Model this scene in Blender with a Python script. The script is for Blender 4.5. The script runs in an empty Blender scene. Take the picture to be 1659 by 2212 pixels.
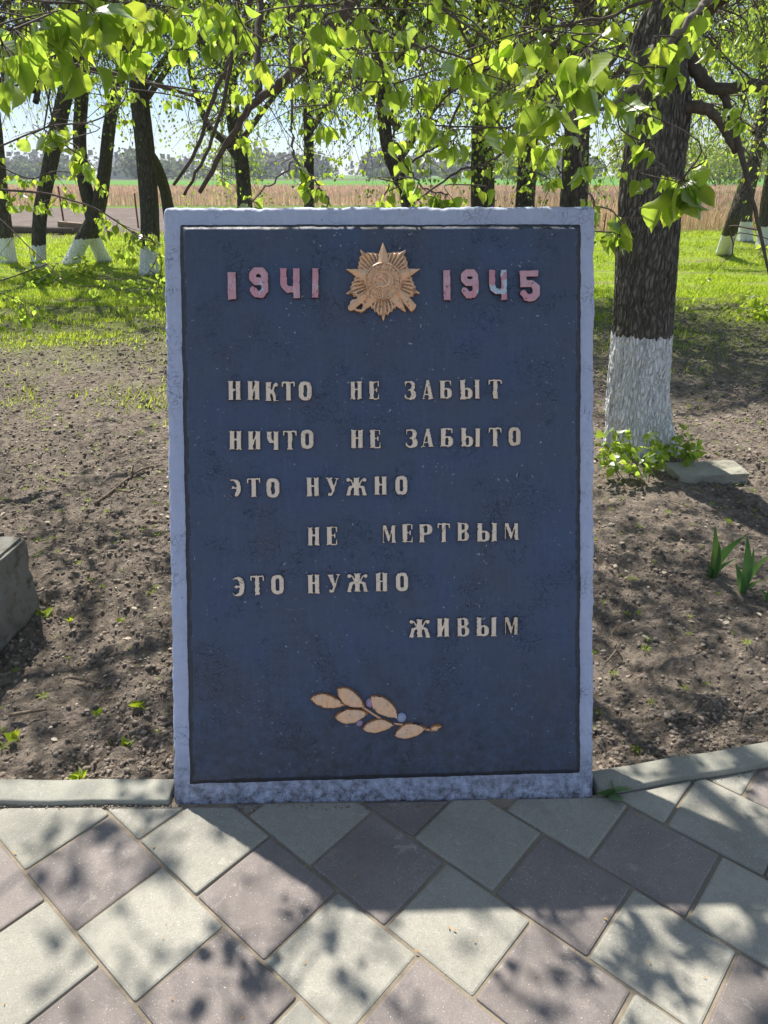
import bpy, bmesh, math, random
import numpy as np
from mathutils import Vector, Matrix
random.seed(7); rng = np.random.default_rng(7)
R = math.radians
sc = bpy.context.scene
COL = sc.collection

# ------------------------------------------------------------------ camera
H = 1.6; FPX = 1597.0; PITCH = R(24.6)
cam_d = bpy.data.cameras.new('camera'); cam = bpy.data.objects.new('camera', cam_d); COL.objects.link(cam)
cam.location = (0, 0, H); cam.rotation_euler = (R(90) - PITCH, 0, 0)
cam_d.sensor_fit = 'VERTICAL'; cam_d.sensor_height = 36.0; cam_d.lens = 36.0 * FPX / 2212.0
cam_d.clip_start = 0.05; cam_d.clip_end = 3000
sc.camera = cam

# ------------------------------------------------------------------ sky, sun, exposure
SUN = Vector((-0.46, 0.90, 1.42)).normalized()
w = bpy.data.worlds.new('World'); sc.world = w; w.use_nodes = True
nt = w.node_tree; nt.nodes.clear()
out = nt.nodes.new('ShaderNodeOutputWorld'); bg = nt.nodes.new('ShaderNodeBackground'); sky = nt.nodes.new('ShaderNodeTexSky')
sky.sky_type = 'NISHITA'; sky.sun_disc = False
sky.sun_elevation = math.asin(SUN.z); sky.sun_rotation = math.atan2(SUN.x, SUN.y)
sky.air_density = 0.62; sky.dust_density = 0.05; sky.ozone_density = 1.0
bg.inputs['Strength'].default_value = 0.14
# thin clouds over the clear sky
tcw = nt.nodes.new('ShaderNodeTexCoord'); mpw = nt.nodes.new('ShaderNodeMapping'); mpw.inputs['Scale'].default_value = (1.6, 1.6, 5.0); mpw.inputs['Location'].default_value = (0.0, 0.0, 0.0)
nzw = nt.nodes.new('ShaderNodeTexNoise'); nzw.inputs['Scale'].default_value = 2.2; nzw.inputs['Detail'].default_value = 7; nzw.inputs['Roughness'].default_value = 0.6
rpw = nt.nodes.new('ShaderNodeValToRGB'); rpw.color_ramp.elements[0].position = 0.47; rpw.color_ramp.elements[1].position = 0.70
rpw.color_ramp.elements[1].color = (0.75, 0.75, 0.75, 1)
mxw = nt.nodes.new('ShaderNodeMixRGB'); mxw.inputs[2].default_value = (5.9, 6.0, 6.0, 1)
nt.links.new(tcw.outputs['Generated'], mpw.inputs[0]); nt.links.new(mpw.outputs[0], nzw.inputs[0]); nt.links.new(nzw.outputs[0], rpw.inputs[0])
nt.links.new(rpw.outputs[0], mxw.inputs[0]); nt.links.new(sky.outputs[0], mxw.inputs[1]); hsw = nt.nodes.new('ShaderNodeHueSaturation'); hsw.inputs['Saturation'].default_value = 1.22
gmw = nt.nodes.new('ShaderNodeGamma'); gmw.inputs[1].default_value = 0.65; nt.links.new(mxw.outputs[0], gmw.inputs[0]); nt.links.new(gmw.outputs[0], hsw.inputs['Color']); nt.links.new(hsw.outputs[0], bg.inputs[0]); nt.links.new(bg.outputs[0], out.inputs[0])

sl = bpy.data.lights.new('sun', 'SUN'); so = bpy.data.objects.new('sun', sl); COL.objects.link(so)
sl.energy = 4.4; sl.angle = R(0.6); sl.color = (1.0, 0.945, 0.86)
so.rotation_euler = SUN.to_track_quat('Z', 'Y').to_euler()
vs = sc.view_settings
vs.view_transform = 'Standard'; vs.look = 'None'; vs.gamma = 1.0; vs.use_curve_mapping = False; vs.exposure = 1.0
sc.cycles.max_bounces = 8; sc.cycles.diffuse_bounces = 4; sc.cycles.transmission_bounces = 4
sc.cycles.sample_clamp_indirect = 4.0

# ------------------------------------------------------------------ measuring helpers (photo 1659 x 2212)
def rayd(x, y):
    u = (x - 829.5) / FPX; v = (1106 - y) / FPX
    return Vector((u, math.cos(PITCH) + v * math.sin(PITCH), -math.sin(PITCH) + v * math.cos(PITCH)))
def at(x, y, Y):                      # point seen there at distance Y along the ground
    d = rayd(x, y); return Vector((0, 0, H)) + d * (Y / d.y)
def gnd(x, y, z=0.0):
    d = rayd(x, y); t = (z - H) / d.z; return Vector((0, 0, H)) + d * t

# ------------------------------------------------------------------ noise in numpy
def _h(ix, iy, iz, s):
    n = (ix.astype(np.int64) * 374761393 + iy.astype(np.int64) * 668265263 + iz.astype(np.int64) * 2147483647 + s * 974711) & 0xffffffff
    n = (n ^ (n >> 13)) * 1274126177 & 0xffffffff
    n = (n ^ (n >> 16)) & 0xffffffff
    return n / 4294967295.0
def vn(x, y, z=None, s=0):
    x = np.asarray(x, float); y = np.asarray(y, float)
    z = np.zeros_like(x) if z is None else np.asarray(z, float)
    ix, iy, iz = np.floor(x), np.floor(y), np.floor(z)
    fx, fy, fz = x - ix, y - iy, z - iz
    fx, fy, fz = [t * t * (3 - 2 * t) for t in (fx, fy, fz)]
    r = 0
    for a in (0, 1):
        for b in (0, 1):
            for c in (0, 1):
                r = r + _h(ix + a, iy + b, iz + c, s) * (fx if a else 1 - fx) * (fy if b else 1 - fy) * (fz if c else 1 - fz)
    return r * 2 - 1
def fbm(x, y, z=None, o=4, s=0, g=0.5):
    r = 0; a = 1.0; f = 1.0
    for i in range(o):
        r = r + a * vn(np.asarray(x) * f, np.asarray(y) * f, None if z is None else np.asarray(z) * f, s + i * 17); a *= g; f *= 2.03
    return r

# ------------------------------------------------------------------ materials
class NT:
    def __init__(s, name):
        s.m = bpy.data.materials.new(name); s.m.use_nodes = True; s.t = s.m.node_tree; s.t.nodes.clear()
        s.o = s.n('OutputMaterial'); s.b = s.n('BsdfPrincipled'); s.l(s.b.outputs[0], s.o.inputs[0])
        s.tc = s.n('TexCoord')
    def n(s, k, **kw):
        x = s.t.nodes.new('ShaderNode' + k)
        for a, v in kw.items(): setattr(x, a, v)
        return x
    def l(s, a, b): s.t.links.new(a, b)
    def co(s, sp='Object', scale=(1, 1, 1), src=None):
        m = s.n('Mapping'); m.inputs['Scale'].default_value = scale
        s.l(src if src else s.tc.outputs[sp], m.inputs[0]); return m.outputs[0]
    def noise(s, co, scale, det=5, rough=0.55, dist=0.0):
        x = s.n('TexNoise'); x.inputs['Scale'].default_value = scale; x.inputs['Detail'].default_value = det
        x.inputs['Roughness'].default_value = rough; x.inputs['Distortion'].default_value = dist; s.l(co, x.inputs['Vector']); return x.outputs['Fac']
    def vor(s, co, scale, feat='F1', out='Distance'):
        x = s.n('TexVoronoi', feature=feat); x.inputs['Scale'].default_value = scale; s.l(co, x.inputs['Vector']); return x.outputs[out]
    def ramp(s, f, a, b, ca=(0, 0, 0), cb=(1, 1, 1), mid=None):
        x = s.n('ValToRGB'); e = x.color_ramp.elements
        e[0].position = a; e[1].position = b; e[0].color = (*ca, 1); e[1].color = (*cb, 1)
        if mid: q = e.new(mid[0]); q.color = (*mid[1], 1)
        s.l(f, x.inputs[0]); return x.outputs[0]
    def mix(s, f, a, b, mode='MIX'):
        x = s.n('MixRGB', blend_type=mode)
        for i, v in ((0, f), (1, a), (2, b)):
            if isinstance(v, (int, float)): x.inputs[i].default_value = v
            elif isinstance(v, tuple): x.inputs[i].default_value = (*v, 1)
            else: s.l(v, x.inputs[i])
        return x.outputs[0]
    def math(s, op, a, b=0.0, clamp=False):
        x = s.n('Math', operation=op, use_clamp=clamp)
        for i, v in ((0, a), (1, b)):
            if isinstance(v, (int, float)): x.inputs[i].default_value = v
            else: s.l(v, x.inputs[i])
        return x.outputs[0]
    def warp(s, co, scale, amt):
        nz = s.n('TexNoise'); nz.inputs['Scale'].default_value = scale; nz.inputs['Detail'].default_value = 3; s.l(co, nz.inputs['Vector'])
        v = s.n('VectorMath', operation='SCALE'); s.l(nz.outputs['Color'], v.inputs[0]); v.inputs['Scale'].default_value = amt
        a = s.n('VectorMath', operation='ADD'); s.l(co, a.inputs[0]); s.l(v.outputs[0], a.inputs[1]); return a.outputs[0]
    def col(s, v):
        if isinstance(v, tuple): s.b.inputs['Base Color'].default_value = (*v, 1)
        else: s.l(v, s.b.inputs['Base Color'])
    def rough(s, v, spec=None):
        if isinstance(v, (int, float)): s.b.inputs['Roughness'].default_value = v
        else: s.l(v, s.b.inputs['Roughness'])
        if spec is not None: s.b.inputs['Specular IOR Level'].default_value = spec
    def bump(s, h, st, d, prev=None):
        x = s.n('Bump'); x.inputs['Strength'].default_value = st; x.inputs['Distance'].default_value = d; s.l(h, x.inputs['Height'])
        if prev: s.l(prev, x.inputs['Normal'])
        s.l(x.outputs[0], s.b.inputs['Normal']); return x.outputs[0]

def m_paint(name, base, dark, chip, chipamt, crackscale=26, crackdark=0.5, dirt_shade=None):
    t = NT(name); c = t.co()
    n1 = t.noise(c, 5, 6, 0.6); n2 = t.noise(c, 60, 5, 0.7)
    cw = t.warp(c, 14, 0.12)
    cr = t.vor(cw, crackscale, 'DISTANCE_TO_EDGE')
    msk = t.ramp(t.noise(c, 9, 4, 0.6), 0.50, 0.60)
    crack = t.math('MULTIPLY', t.ramp(cr, 0.0, 0.045, (1, 1, 1), (0, 0, 0)), msk)
    colr = t.mix(t.ramp(n1, 0.35, 0.68), base, dark)
    colr = t.mix(t.math('MULTIPLY', t.ramp(n2, 0.55, 0.75), 0.35), colr, tuple(x * 0.55 for x in base))
    br = t.noise(t.co('Object', (9, 1.2, 9)), 9, 5, 0.65, 0.4); bh = t.noise(t.co('Object', (1.5, 14, 9)), 7, 5, 0.7, 0.5)
    colr = t.mix(t.math('MULTIPLY', t.ramp(br, 0.50, 0.70), 0.22), colr, tuple(min(1, x * 1.45 + 0.012) for x in base))
    colr = t.mix(t.math('MULTIPLY', t.ramp(bh, 0.52, 0.70), 0.18), colr, tuple(x * 0.62 for x in base))
    colr = t.mix(t.math('MULTIPLY', crack, crackdark), colr, tuple(x * 0.25 for x in base))
    sp = t.noise(c, 95, 3, 0.7); sp2 = t.ramp(t.noise(c, 6, 3), 0.42, 0.62)
    ch = t.ramp(t.math('ADD', sp, t.math('MULTIPLY', sp2, 0.06)), chipamt, chipamt + 0.02)
    colr = t.mix(ch, colr, chip)
    if dirt_shade:
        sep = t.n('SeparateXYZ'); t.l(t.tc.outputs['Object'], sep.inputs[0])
        d = t.math('SUBTRACT', 1.0, t.math('DIVIDE', sep.outputs['Y'], dirt_shade[1]), True)
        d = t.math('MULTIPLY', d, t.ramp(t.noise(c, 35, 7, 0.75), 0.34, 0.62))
        colr = t.mix(d, colr, dirt_shade[0])
    t.col(colr); t.rough(t.ramp(n2, 0.3, 0.7, (0.42,) * 3, (0.7,) * 3), 0.35)
    b = t.bump(n1, 0.25, 0.01); b = t.bump(crack, 0.6, -0.002, b); b = t.bump(t.noise(c, 24, 6, 0.7, 1.0), 0.5, 0.004, b); t.bump(n2, 0.35, 0.002, b)
    return t.m

M = {}
M['frame'] = m_paint('lavender_paint', (0.45, 0.50, 0.67), (0.50, 0.54, 0.69), (0.08, 0.085, 0.11), 0.73, 46, 0.8, ((0.05, 0.045, 0.045), 0.16))  # frame foot: dirt, darkened further to paint in the soft shadow there
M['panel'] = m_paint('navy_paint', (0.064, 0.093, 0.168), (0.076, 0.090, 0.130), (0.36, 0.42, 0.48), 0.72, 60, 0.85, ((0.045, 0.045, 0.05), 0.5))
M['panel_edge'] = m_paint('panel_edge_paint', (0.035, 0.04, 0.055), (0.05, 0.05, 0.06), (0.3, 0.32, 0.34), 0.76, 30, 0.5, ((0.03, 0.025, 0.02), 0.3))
def m_letter(name, a, b, chip, amt, met=0.0, ro=0.5):
    t = NT(name); c = t.co(); oi = t.n('ObjectInfo')
    v = t.n('VectorMath', operation='ADD'); t.l(c, v.inputs[0]); t.l(oi.outputs['Location'], v.inputs[1]); c = v.outputs[0]
    n = t.noise(c, 22, 5, 0.6); st = t.noise(t.co('Object', (260, 12, 20)), 1.0, 3)
    k = t.mix(t.ramp(n, 0.38, 0.64), a, b); k = t.mix(t.math('MULTIPLY', t.ramp(st, 0.45, 0.7), 0.4), k, tuple(x * 0.7 for x in a))
    cr = t.ramp(t.vor(t.warp(c, 30, 0.05), 38, 'DISTANCE_TO_EDGE'), 0.0, 0.03, (1, 1, 1), (0, 0, 0))
    cr = t.math('MULTIPLY', cr, t.ramp(t.noise(c, 12, 2), 0.52, 0.6))
    k = t.mix(t.math('MULTIPLY', cr, 0.7), k, tuple(x * 0.3 for x in a))
    k = t.mix(t.ramp(t.noise(c, 26, 3, 0.5), amt, amt + 0.015), k, chip)
    t.col(k); t.rough(ro, 0.4); t.b.inputs['Metallic'].default_value = met
    k = t.mix(t.ramp(t.noise(c, 70, 5, 0.7), 0.60, 0.66), k, tuple(x * 0.35 for x in a)); t.col(k)
    b_ = t.bump(n, 0.4, 0.004); t.bump(t.noise(c, 130, 3), 0.4, 0.0015, b_); return t.m
M['gold'] = m_letter('pale_gold_paint', (0.94, 0.75, 0.57), (0.86, 0.71, 0.57), (0.35, 0.44, 0.62), 0.74)
M['goldchip'] = m_letter('chipped_gold_paint', (0.84, 0.64, 0.46), (0.72, 0.60, 0.46), (0.22, 0.30, 0.50), 0.60)
M['pink'] = m_letter('pink_paint', (0.66, 0.30, 0.36), (0.66, 0.42, 0.48), (0.50, 0.58, 0.68), 0.66)
M['pinkchip'] = m_letter('chipped_pink_paint', (0.62, 0.26, 0.31), (0.58, 0.33, 0.40), (0.50, 0.60, 0.70), 0.535)
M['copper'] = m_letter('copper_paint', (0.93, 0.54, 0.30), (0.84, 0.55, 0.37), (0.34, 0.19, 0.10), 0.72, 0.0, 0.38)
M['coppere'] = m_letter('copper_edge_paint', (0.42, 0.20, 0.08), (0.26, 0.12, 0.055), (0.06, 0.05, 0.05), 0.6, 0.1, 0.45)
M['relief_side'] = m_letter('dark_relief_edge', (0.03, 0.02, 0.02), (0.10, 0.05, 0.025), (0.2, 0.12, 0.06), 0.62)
M['berry'] = m_letter('lilac_paint', (0.40, 0.27, 0.40), (0.36, 0.25, 0.36), (0.34, 0.44, 0.6), 0.68)
M['berryblue'] = m_letter('blue_berry_paint', (0.34, 0.45, 0.62), (0.36, 0.30, 0.45), (0.2, 0.2, 0.25), 0.66)

def m_stone(name, a, b, speck=0.0, sc_=1.0, bump=0.4, moss=None):
    t = NT(name); oi = t.n('ObjectInfo'); geo = t.n('NewGeometry'); c = t.co(src=geo.outputs['Position'])
    n1 = t.noise(c, 6 * sc_, 6, 0.6); n2 = t.noise(c, 260 * sc_, 3, 0.7); n3 = t.noise(c, 40 * sc_, 5, 0.65)
    k = t.mix(t.ramp(n1, 0.3, 0.7), a, b)
    k = t.mix(t.math('MULTIPLY', t.ramp(n3, 0.48, 0.7), 0.35), k, tuple(x * 0.7 for x in a))
    k = t.mix(t.math('MULTIPLY', t.ramp(n2, 0.42, 0.72), 0.55), k, tuple(x * 0.55 for x in a))
    v = t.n('HueSaturation'); t.l(k, v.inputs['Color']); t.l(t.math('ADD', t.math('MULTIPLY', oi.outputs['Random'], 0.16), 0.92), v.inputs['Value'])
    k = v.outputs[0]
    if speck:
        v3 = t.n('VectorMath', operation='ADD'); t.l(c, v3.inputs[0]); t.l(oi.outputs['Random'], v3.inputs[1]); q = v3.outputs[0]
        k = t.mix(t.math('MULTIPLY', t.ramp(t.noise(q, 4.5, 4, 0.6, 0.6), 0.46, 0.66), 0.42), k, tuple(x * 0.55 for x in a))
        k = t.mix(t.math('MULTIPLY', t.ramp(t.noise(q, 13, 6, 0.75, 1.0), 0.60, 0.68), 0.35), k, (0.50, 0.48, 0.43))
        k = t.mix(t.ramp(t.noise(c, 330, 2, 0.5), 0.70, 0.73), k, (0.75, 0.75, 0.72))
    if moss: k = t.mix(t.ramp(t.noise(c, 18, 6, 0.7), 0.48, 0.66), k, moss)
    t.col(k); t.rough(0.82, 0.25)
    b_ = t.bump(n1, 0.2, 0.01); b_ = t.bump(n3, bump, 0.004, b_); t.bump(n2, bump, 0.0012, b_); return t.m
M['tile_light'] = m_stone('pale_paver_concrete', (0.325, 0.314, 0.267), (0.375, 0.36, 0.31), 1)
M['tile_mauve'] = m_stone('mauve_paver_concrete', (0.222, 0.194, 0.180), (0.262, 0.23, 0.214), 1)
M['kerb'] = m_stone('kerb_concrete', (0.35, 0.345, 0.29), (0.30, 0.295, 0.255), 1)
M['grout'] = m_stone('sandy_grout', (0.33, 0.275, 0.20), (0.20, 0.175, 0.14), 0, 2.0, 0.9)
M['block'] = m_stone('old_concrete', (0.24, 0.24, 0.22), (0.16, 0.15, 0.12), 0, 1.0, 0.9, (0.10, 0.085, 0.06))
M['slabstone'] = m_stone('broken_concrete', (0.36, 0.35, 0.28), (0.26, 0.25, 0.2), 0, 1.0, 0.9)

def m_soil():
    t = NT('soil'); g = t.n('NewGeometry'); c = t.co(src=g.outputs['Position'])
    n1 = t.noise(c, 1.1, 6, 0.6); n2 = t.noise(c, 22, 8, 0.72); n3 = t.noise(c, 120, 5, 0.7)
    k = t.mix(t.ramp(n2, 0.33, 0.68), (0.05, 0.041, 0.034), (0.38, 0.318, 0.26))
    k = t.mix(t.math('MULTIPLY', t.ramp(n1, 0.42, 0.66), 0.5), k, (0.27, 0.225, 0.18))
    k = t.mix(t.ramp(n3, 0.60, 0.68), k, (0.38, 0.32, 0.25))
    sepg = t.n('SeparateXYZ'); t.l(g.outputs['Position'], sepg.inputs[0]); nbg = t.noise(c, 0.7, 5, 0.6)
    eg = t.math('ADD', t.math('ADD', sepg.outputs['Y'], t.math('MULTIPLY', t.math('SUBTRACT', nbg, 0.5), 5.0)), t.math('MULTIPLY', t.math('SUBTRACT', t.noise(c, 7, 6, 0.75), 0.5), 4.0))
    k = t.mix(t.math('MULTIPLY', t.ramp(t.math('DIVIDE', eg, 20.0), 0.30, 0.46), 0.8), k, (0.15, 0.19, 0.04))
    t.col(k); t.rough(0.95, 0.1)
    cw = t.warp(c, 20, 0.03); cr = t.vor(cw, 38, 'F1')
    n4 = t.noise(c, 64, 6, 0.75); k = t.mix(t.math('MULTIPLY', t.ramp(n4, 0.30, 0.48, (1, 1, 1), (0, 0, 0)), 0.75), k, (0.035, 0.028, 0.024)); t.col(k)
    b = t.bump(n2, 0.9, 0.02); b = t.bump(cr, 0.8, 0.014, b); b = t.bump(n4, 0.9, 0.014, b); t.bump(n3, 0.8, 0.006, b); return t.m
M['soil'] = m_soil()
def m_simple(name, a, b, scale, ro=0.8, bump=0.4, bd=0.005, pos=True, spec=0.2, stretch=(1, 1, 1)):
    t = NT(name)
    if pos: c = t.co(scale=stretch, src=t.n('NewGeometry').outputs['Position'])
    else: c = t.co(scale=stretch)
    n = t.noise(c, scale, 6, 0.65); t.col(t.mix(t.ramp(n, 0.35, 0.66), a, b)); t.rough(ro, spec); t.bump(n, bump, bd); return t.m
M['clod'] = m_simple('soil_clod', (0.13, 0.107, 0.088), (0.36, 0.305, 0.25), 45, 0.95, 0.8, 0.006, spec=0.1)
M['straw'] = m_simple('dry_straw', (0.34, 0.25, 0.16), (0.20, 0.14, 0.09), 40)
M['chip'] = m_simple('pale_dry_leaf', (0.52, 0.47, 0.38), (0.30, 0.25, 0.18), 30)
M['twig'] = m_simple('dead_twig', (0.22, 0.17, 0.12), (0.12, 0.09, 0.065), 60)
M['budscale'] = m_simple('fallen_bud_scale', (0.42, 0.16, 0.05), (0.55, 0.38, 0.08), 25)
M['rust'] = m_simple('rusty_steel', (0.12, 0.05, 0.03), (0.20, 0.09, 0.05), 30)
M['wood'] = m_simple('weathered_wood', (0.30, 0.22, 0.15), (0.18, 0.13, 0.09), 14)
M['wall'] = m_simple('pale_plaster', (0.55, 0.53, 0.50), (0.45, 0.44, 0.42), 3)
M['roof'] = m_simple('grey_roofing', (0.25, 0.26, 0.28), (0.18, 0.18, 0.2), 3)
M['glassdark'] = m_simple('dark_window', (0.05, 0.06, 0.07), (0.08, 0.09, 0.1), 3, 0.2)

def m_ground():
    t = NT('ground'); g = t.n('NewGeometry'); P = g.outputs['Position']; c = t.co(src=P)
    sep = t.n('SeparateXYZ'); t.l(P, sep.inputs[0]); X = sep.outputs['X']; Y = sep.outputs['Y']
    nb = t.noise(c, 0.7, 5, 0.6); nf = t.noise(c, 6, 7, 0.7); ns = t.noise(t.co(scale=(0.5, 2.2, 1), src=P), 1.0, 5, 0.65)
    soil = t.mix(t.ramp(nf, 0.35, 0.65), (0.075, 0.056, 0.043), (0.21, 0.165, 0.125))
    grass = t.mix(t.ramp(nf, 0.35, 0.65), (0.13, 0.20, 0.018), (0.25, 0.34, 0.03))
    grass = t.mix(t.math('MULTIPLY', t.ramp(ns, 0.50, 0.64), 0.85), grass, (0.19, 0.155, 0.105))
    # lawn takes over from bare soil with distance
    e = t.math('ADD', Y, t.math('MULTIPLY', t.math('SUBTRACT', nb, 0.5), 5.0))
    gm = t.ramp(t.math('DIVIDE', e, 20.0), 0.33, 0.47)
    k = t.mix(gm, soil, grass)
    # ploughed plot on the left half from 24 m to 44 m
    pl = t.math('MULTIPLY', t.math('GREATER_THAN', t.math('ADD', Y, t.math('MULTIPLY', nb, 1.5)), 23.5), t.math('LESS_THAN', X, 4.0))
    plc = t.mix(t.ramp(t.noise(t.co(scale=(1, 0.25, 1), src=P), 3, 6, 0.7), 0.35, 0.65), (0.13, 0.105, 0.09), (0.20, 0.165, 0.145))
    k = t.mix(pl, k, plc)
    k = t.mix(t.math('GREATER_THAN', Y, 42.0), k, (0.13, 0.20, 0.04))
    k = t.mix(t.math('GREATER_THAN', Y, 46.0), k, (0.42, 0.30, 0.21))
    k = t.mix(t.math('GREATER_THAN', Y, 84.0), k, (0.10, 0.24, 0.035))
    k = t.mix(t.math('MULTIPLY', t.math('GREATER_THAN', Y, 215.0), t.math('LESS_THAN', X, 10.0)), k, (0.13, 0.10, 0.09))
    k = t.mix(t.math('GREATER_THAN', Y, 262.0), k, (0.12, 0.21, 0.05))
    t.col(k); t.rough(0.95, 0.1); b = t.bump(nf, 0.7, 0.05); t.bump(t.noise(c, 50, 4, 0.7), 0.6, 0.01, b); return t.m
M['ground'] = m_ground()

def m_leaf(name, refl, trans, veins=False, tw=0.55, gloss=0.15):
    t = NT(name); t.t.nodes.remove(t.b)
    at_ = t.n('Attribute', attribute_name='rnd'); oi = t.n('ObjectInfo')
    r = t.math('FRACT', t.math('ADD', at_.outputs['Fac'], oi.outputs['Random']))
    d = t.n('BsdfDiffuse'); tr = t.n('BsdfTranslucent'); gl = t.n('BsdfGlossy'); gl.inputs['Roughness'].default_value = 0.5
    dc = t.mix(r, tuple(x * 0.7 for x in refl), tuple(x * 1.3 for x in refl))
    tc_ = t.mix(r, tuple(x * 0.72 for x in trans), tuple(min(1, x * 1.22) for x in trans))
    tc_ = t.mix(t.ramp(t.math('FRACT', t.math('MULTIPLY', r, 7.3)), 0.6, 1.0), tc_, (trans[0] * 1.25, trans[1] * 1.05, trans[2]))
    bn = t.n('Bump')
    if veins:
        uv = t.n('UVMap'); uv.uv_map = 'UVMap'; sp = t.n('SeparateXYZ'); t.l(uv.outputs[0], sp.inputs[0])
        ax = t.math('ABSOLUTE', sp.outputs['X']); q = t.math('SUBTRACT', sp.outputs['Y'], t.math('MULTIPLY', ax, 0.75))
        wv = t.math('ABSOLUTE', t.math('SINE', t.math('MULTIPLY', q, 22.0)))
        vm = t.ramp(wv, 0.0, 0.28, (1, 1, 1), (0, 0, 0)); mid = t.ramp(ax, 0.0, 0.025, (1, 1, 1), (0, 0, 0))
        vv = t.math('MAXIMUM', t.math('MULTIPLY', vm, 0.55), mid)
        tc_ = t.mix(t.math('MULTIPLY', vv, 0.4), tc_, tuple(x * 0.55 for x in trans)); dc = t.mix(t.math('MULTIPLY', vv, 0.4), dc, tuple(x * 1.7 for x in refl))
        t.l(wv, bn.inputs['Height']); bn.inputs['Strength'].default_value = 0.25; bn.inputs['Distance'].default_value = 0.0006
        for s_ in (d, gl): t.l(bn.outputs[0], s_.inputs['Normal'])
    t.l(dc, d.inputs[0]); t.l(tc_, tr.inputs[0]); gl.inputs[0].default_value = (1, 1, 1, 1)
    m1 = t.n('MixShader'); m1.inputs[0].default_value = tw; t.l(d.outputs[0], m1.inputs[1]); t.l(tr.outputs[0], m1.inputs[2])
    fr = t.n('Fresnel'); fr.inputs[0].default_value = 1.4
    m2 = t.n('MixShader'); t.l(t.math('MULTIPLY', fr.outputs[0], gloss), m2.inputs[0]); t.l(m1.outputs[0], m2.inputs[1]); t.l(gl.outputs[0], m2.inputs[2])
    t.l(m2.outputs[0], t.o.inputs[0]); return t.m
M['leaf'] = m_leaf('spring_leaf', (0.15, 0.225, 0.04), (0.50, 0.69, 0.075), True, 0.64)
M['leaf_far'] = m_leaf('spring_leaf_far', (0.15, 0.22, 0.04), (0.54, 0.70, 0.09), False, 0.64)
M['leaf_dark'] = m_leaf('maple_leaf', (0.09, 0.16, 0.03), (0.36, 0.54, 0.06), False, 0.6, 0.1)
M['grass'] = m_leaf('grass_blade', (0.19, 0.29, 0.02), (0.56, 0.72, 0.05), False, 0.5)
M['iris'] = m_leaf('iris_leaf', (0.07, 0.15, 0.05), (0.16, 0.32, 0.08), False, 0.35)
M['reed'] = m_leaf('dry_reed', (0.70, 0.54, 0.39), (0.62, 0.47, 0.32), False, 0.3, 0.0)
M['hazebush'] = m_leaf('distant_foliage', (0.16, 0.19, 0.13), (0.22, 0.26, 0.14), False, 0.3, 0.0)
M['hazebush2'] = m_leaf('distant_bare_wood', (0.17, 0.165, 0.17), (0.18, 0.18, 0.17), False, 0.3, 0.0)
M['willow'] = m_leaf('distant_willow', (0.22, 0.27, 0.09), (0.38, 0.45, 0.12), False, 0.4, 0.0)

def m_bark(name, a, b, white_h=None, sc_=1.0):
    t = NT(name); c = t.co(scale=(1, 1, 0.30)); n = t.noise(c, 34 * sc_, 7, 0.7); n0 = t.noise(t.co(), 5, 4)
    v = t.vor(t.warp(c, 12, 0.06), 46 * sc_, 'DISTANCE_TO_EDGE'); ridge = t.ramp(v, 0.0, 0.22)
    at_ = t.n('Attribute', attribute_name='depth')
    k = t.mix(t.ramp(n, 0.35, 0.65), a, b); k = t.mix(t.math('MULTIPLY', t.math('SUBTRACT', 1.0, ridge), 0.6), k, tuple(x * 0.4 for x in a))
    k = t.mix(t.math('MULTIPLY', t.ramp(n0, 0.5, 0.68), 0.35), k, (0.085, 0.095, 0.05))
    if white_h:
        sp = t.n('SeparateXYZ'); t.l(t.tc.outputs['Object'], sp.inputs[0])
        e = t.math('ADD', sp.outputs['Z'], t.math('MULTIPLY', t.noise(t.co(scale=(1, 1, 0.3)), 30, 3), 0.10))
        wm = t.math('LESS_THAN', e, white_h + 0.05)
        cover = t.ramp(t.noise(t.co(scale=(1, 1, 0.16)), 52, 6, 0.7, 0.5), 0.30, 0.36)
        low = t.ramp(t.math('ADD', sp.outputs['Z'], t.math('MULTIPLY', n, 0.2)), 0.10, 0.2)
        wm = t.math('MULTIPLY', t.math('MULTIPLY', wm, cover), low)
        wc = t.mix(t.ramp(n, 0.4, 0.6), (0.80, 0.82, 0.82), (0.86, 0.87, 0.85))
        k = t.mix(wm, k, wc)
    t.col(k); t.rough(0.9, 0.15); b_ = t.bump(ridge, 0.8, 0.02); t.bump(n, 0.6, 0.008, b_); return t.m
M['bark'] = m_bark('linden_bark', (0.12, 0.108, 0.09), (0.25, 0.23, 0.195), 0.76)
M['bark_far'] = m_bark('bark_far', (0.07, 0.06, 0.05), (0.15, 0.13, 0.105), 0.52, 0.6)
M['branch'] = m_simple('branch_bark', (0.075, 0.058, 0.045), (0.14, 0.115, 0.09), 30, 0.85, 0.6, 0.006)
M['branch_pale'] = m_simple('pale_branch_bark', (0.20, 0.175, 0.145), (0.13, 0.11, 0.09), 30, 0.8, 0.5, 0.004)
M['shoot'] = m_simple('shoot_stem', (0.16, 0.15, 0.06), (0.12, 0.10, 0.05), 30)

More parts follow.
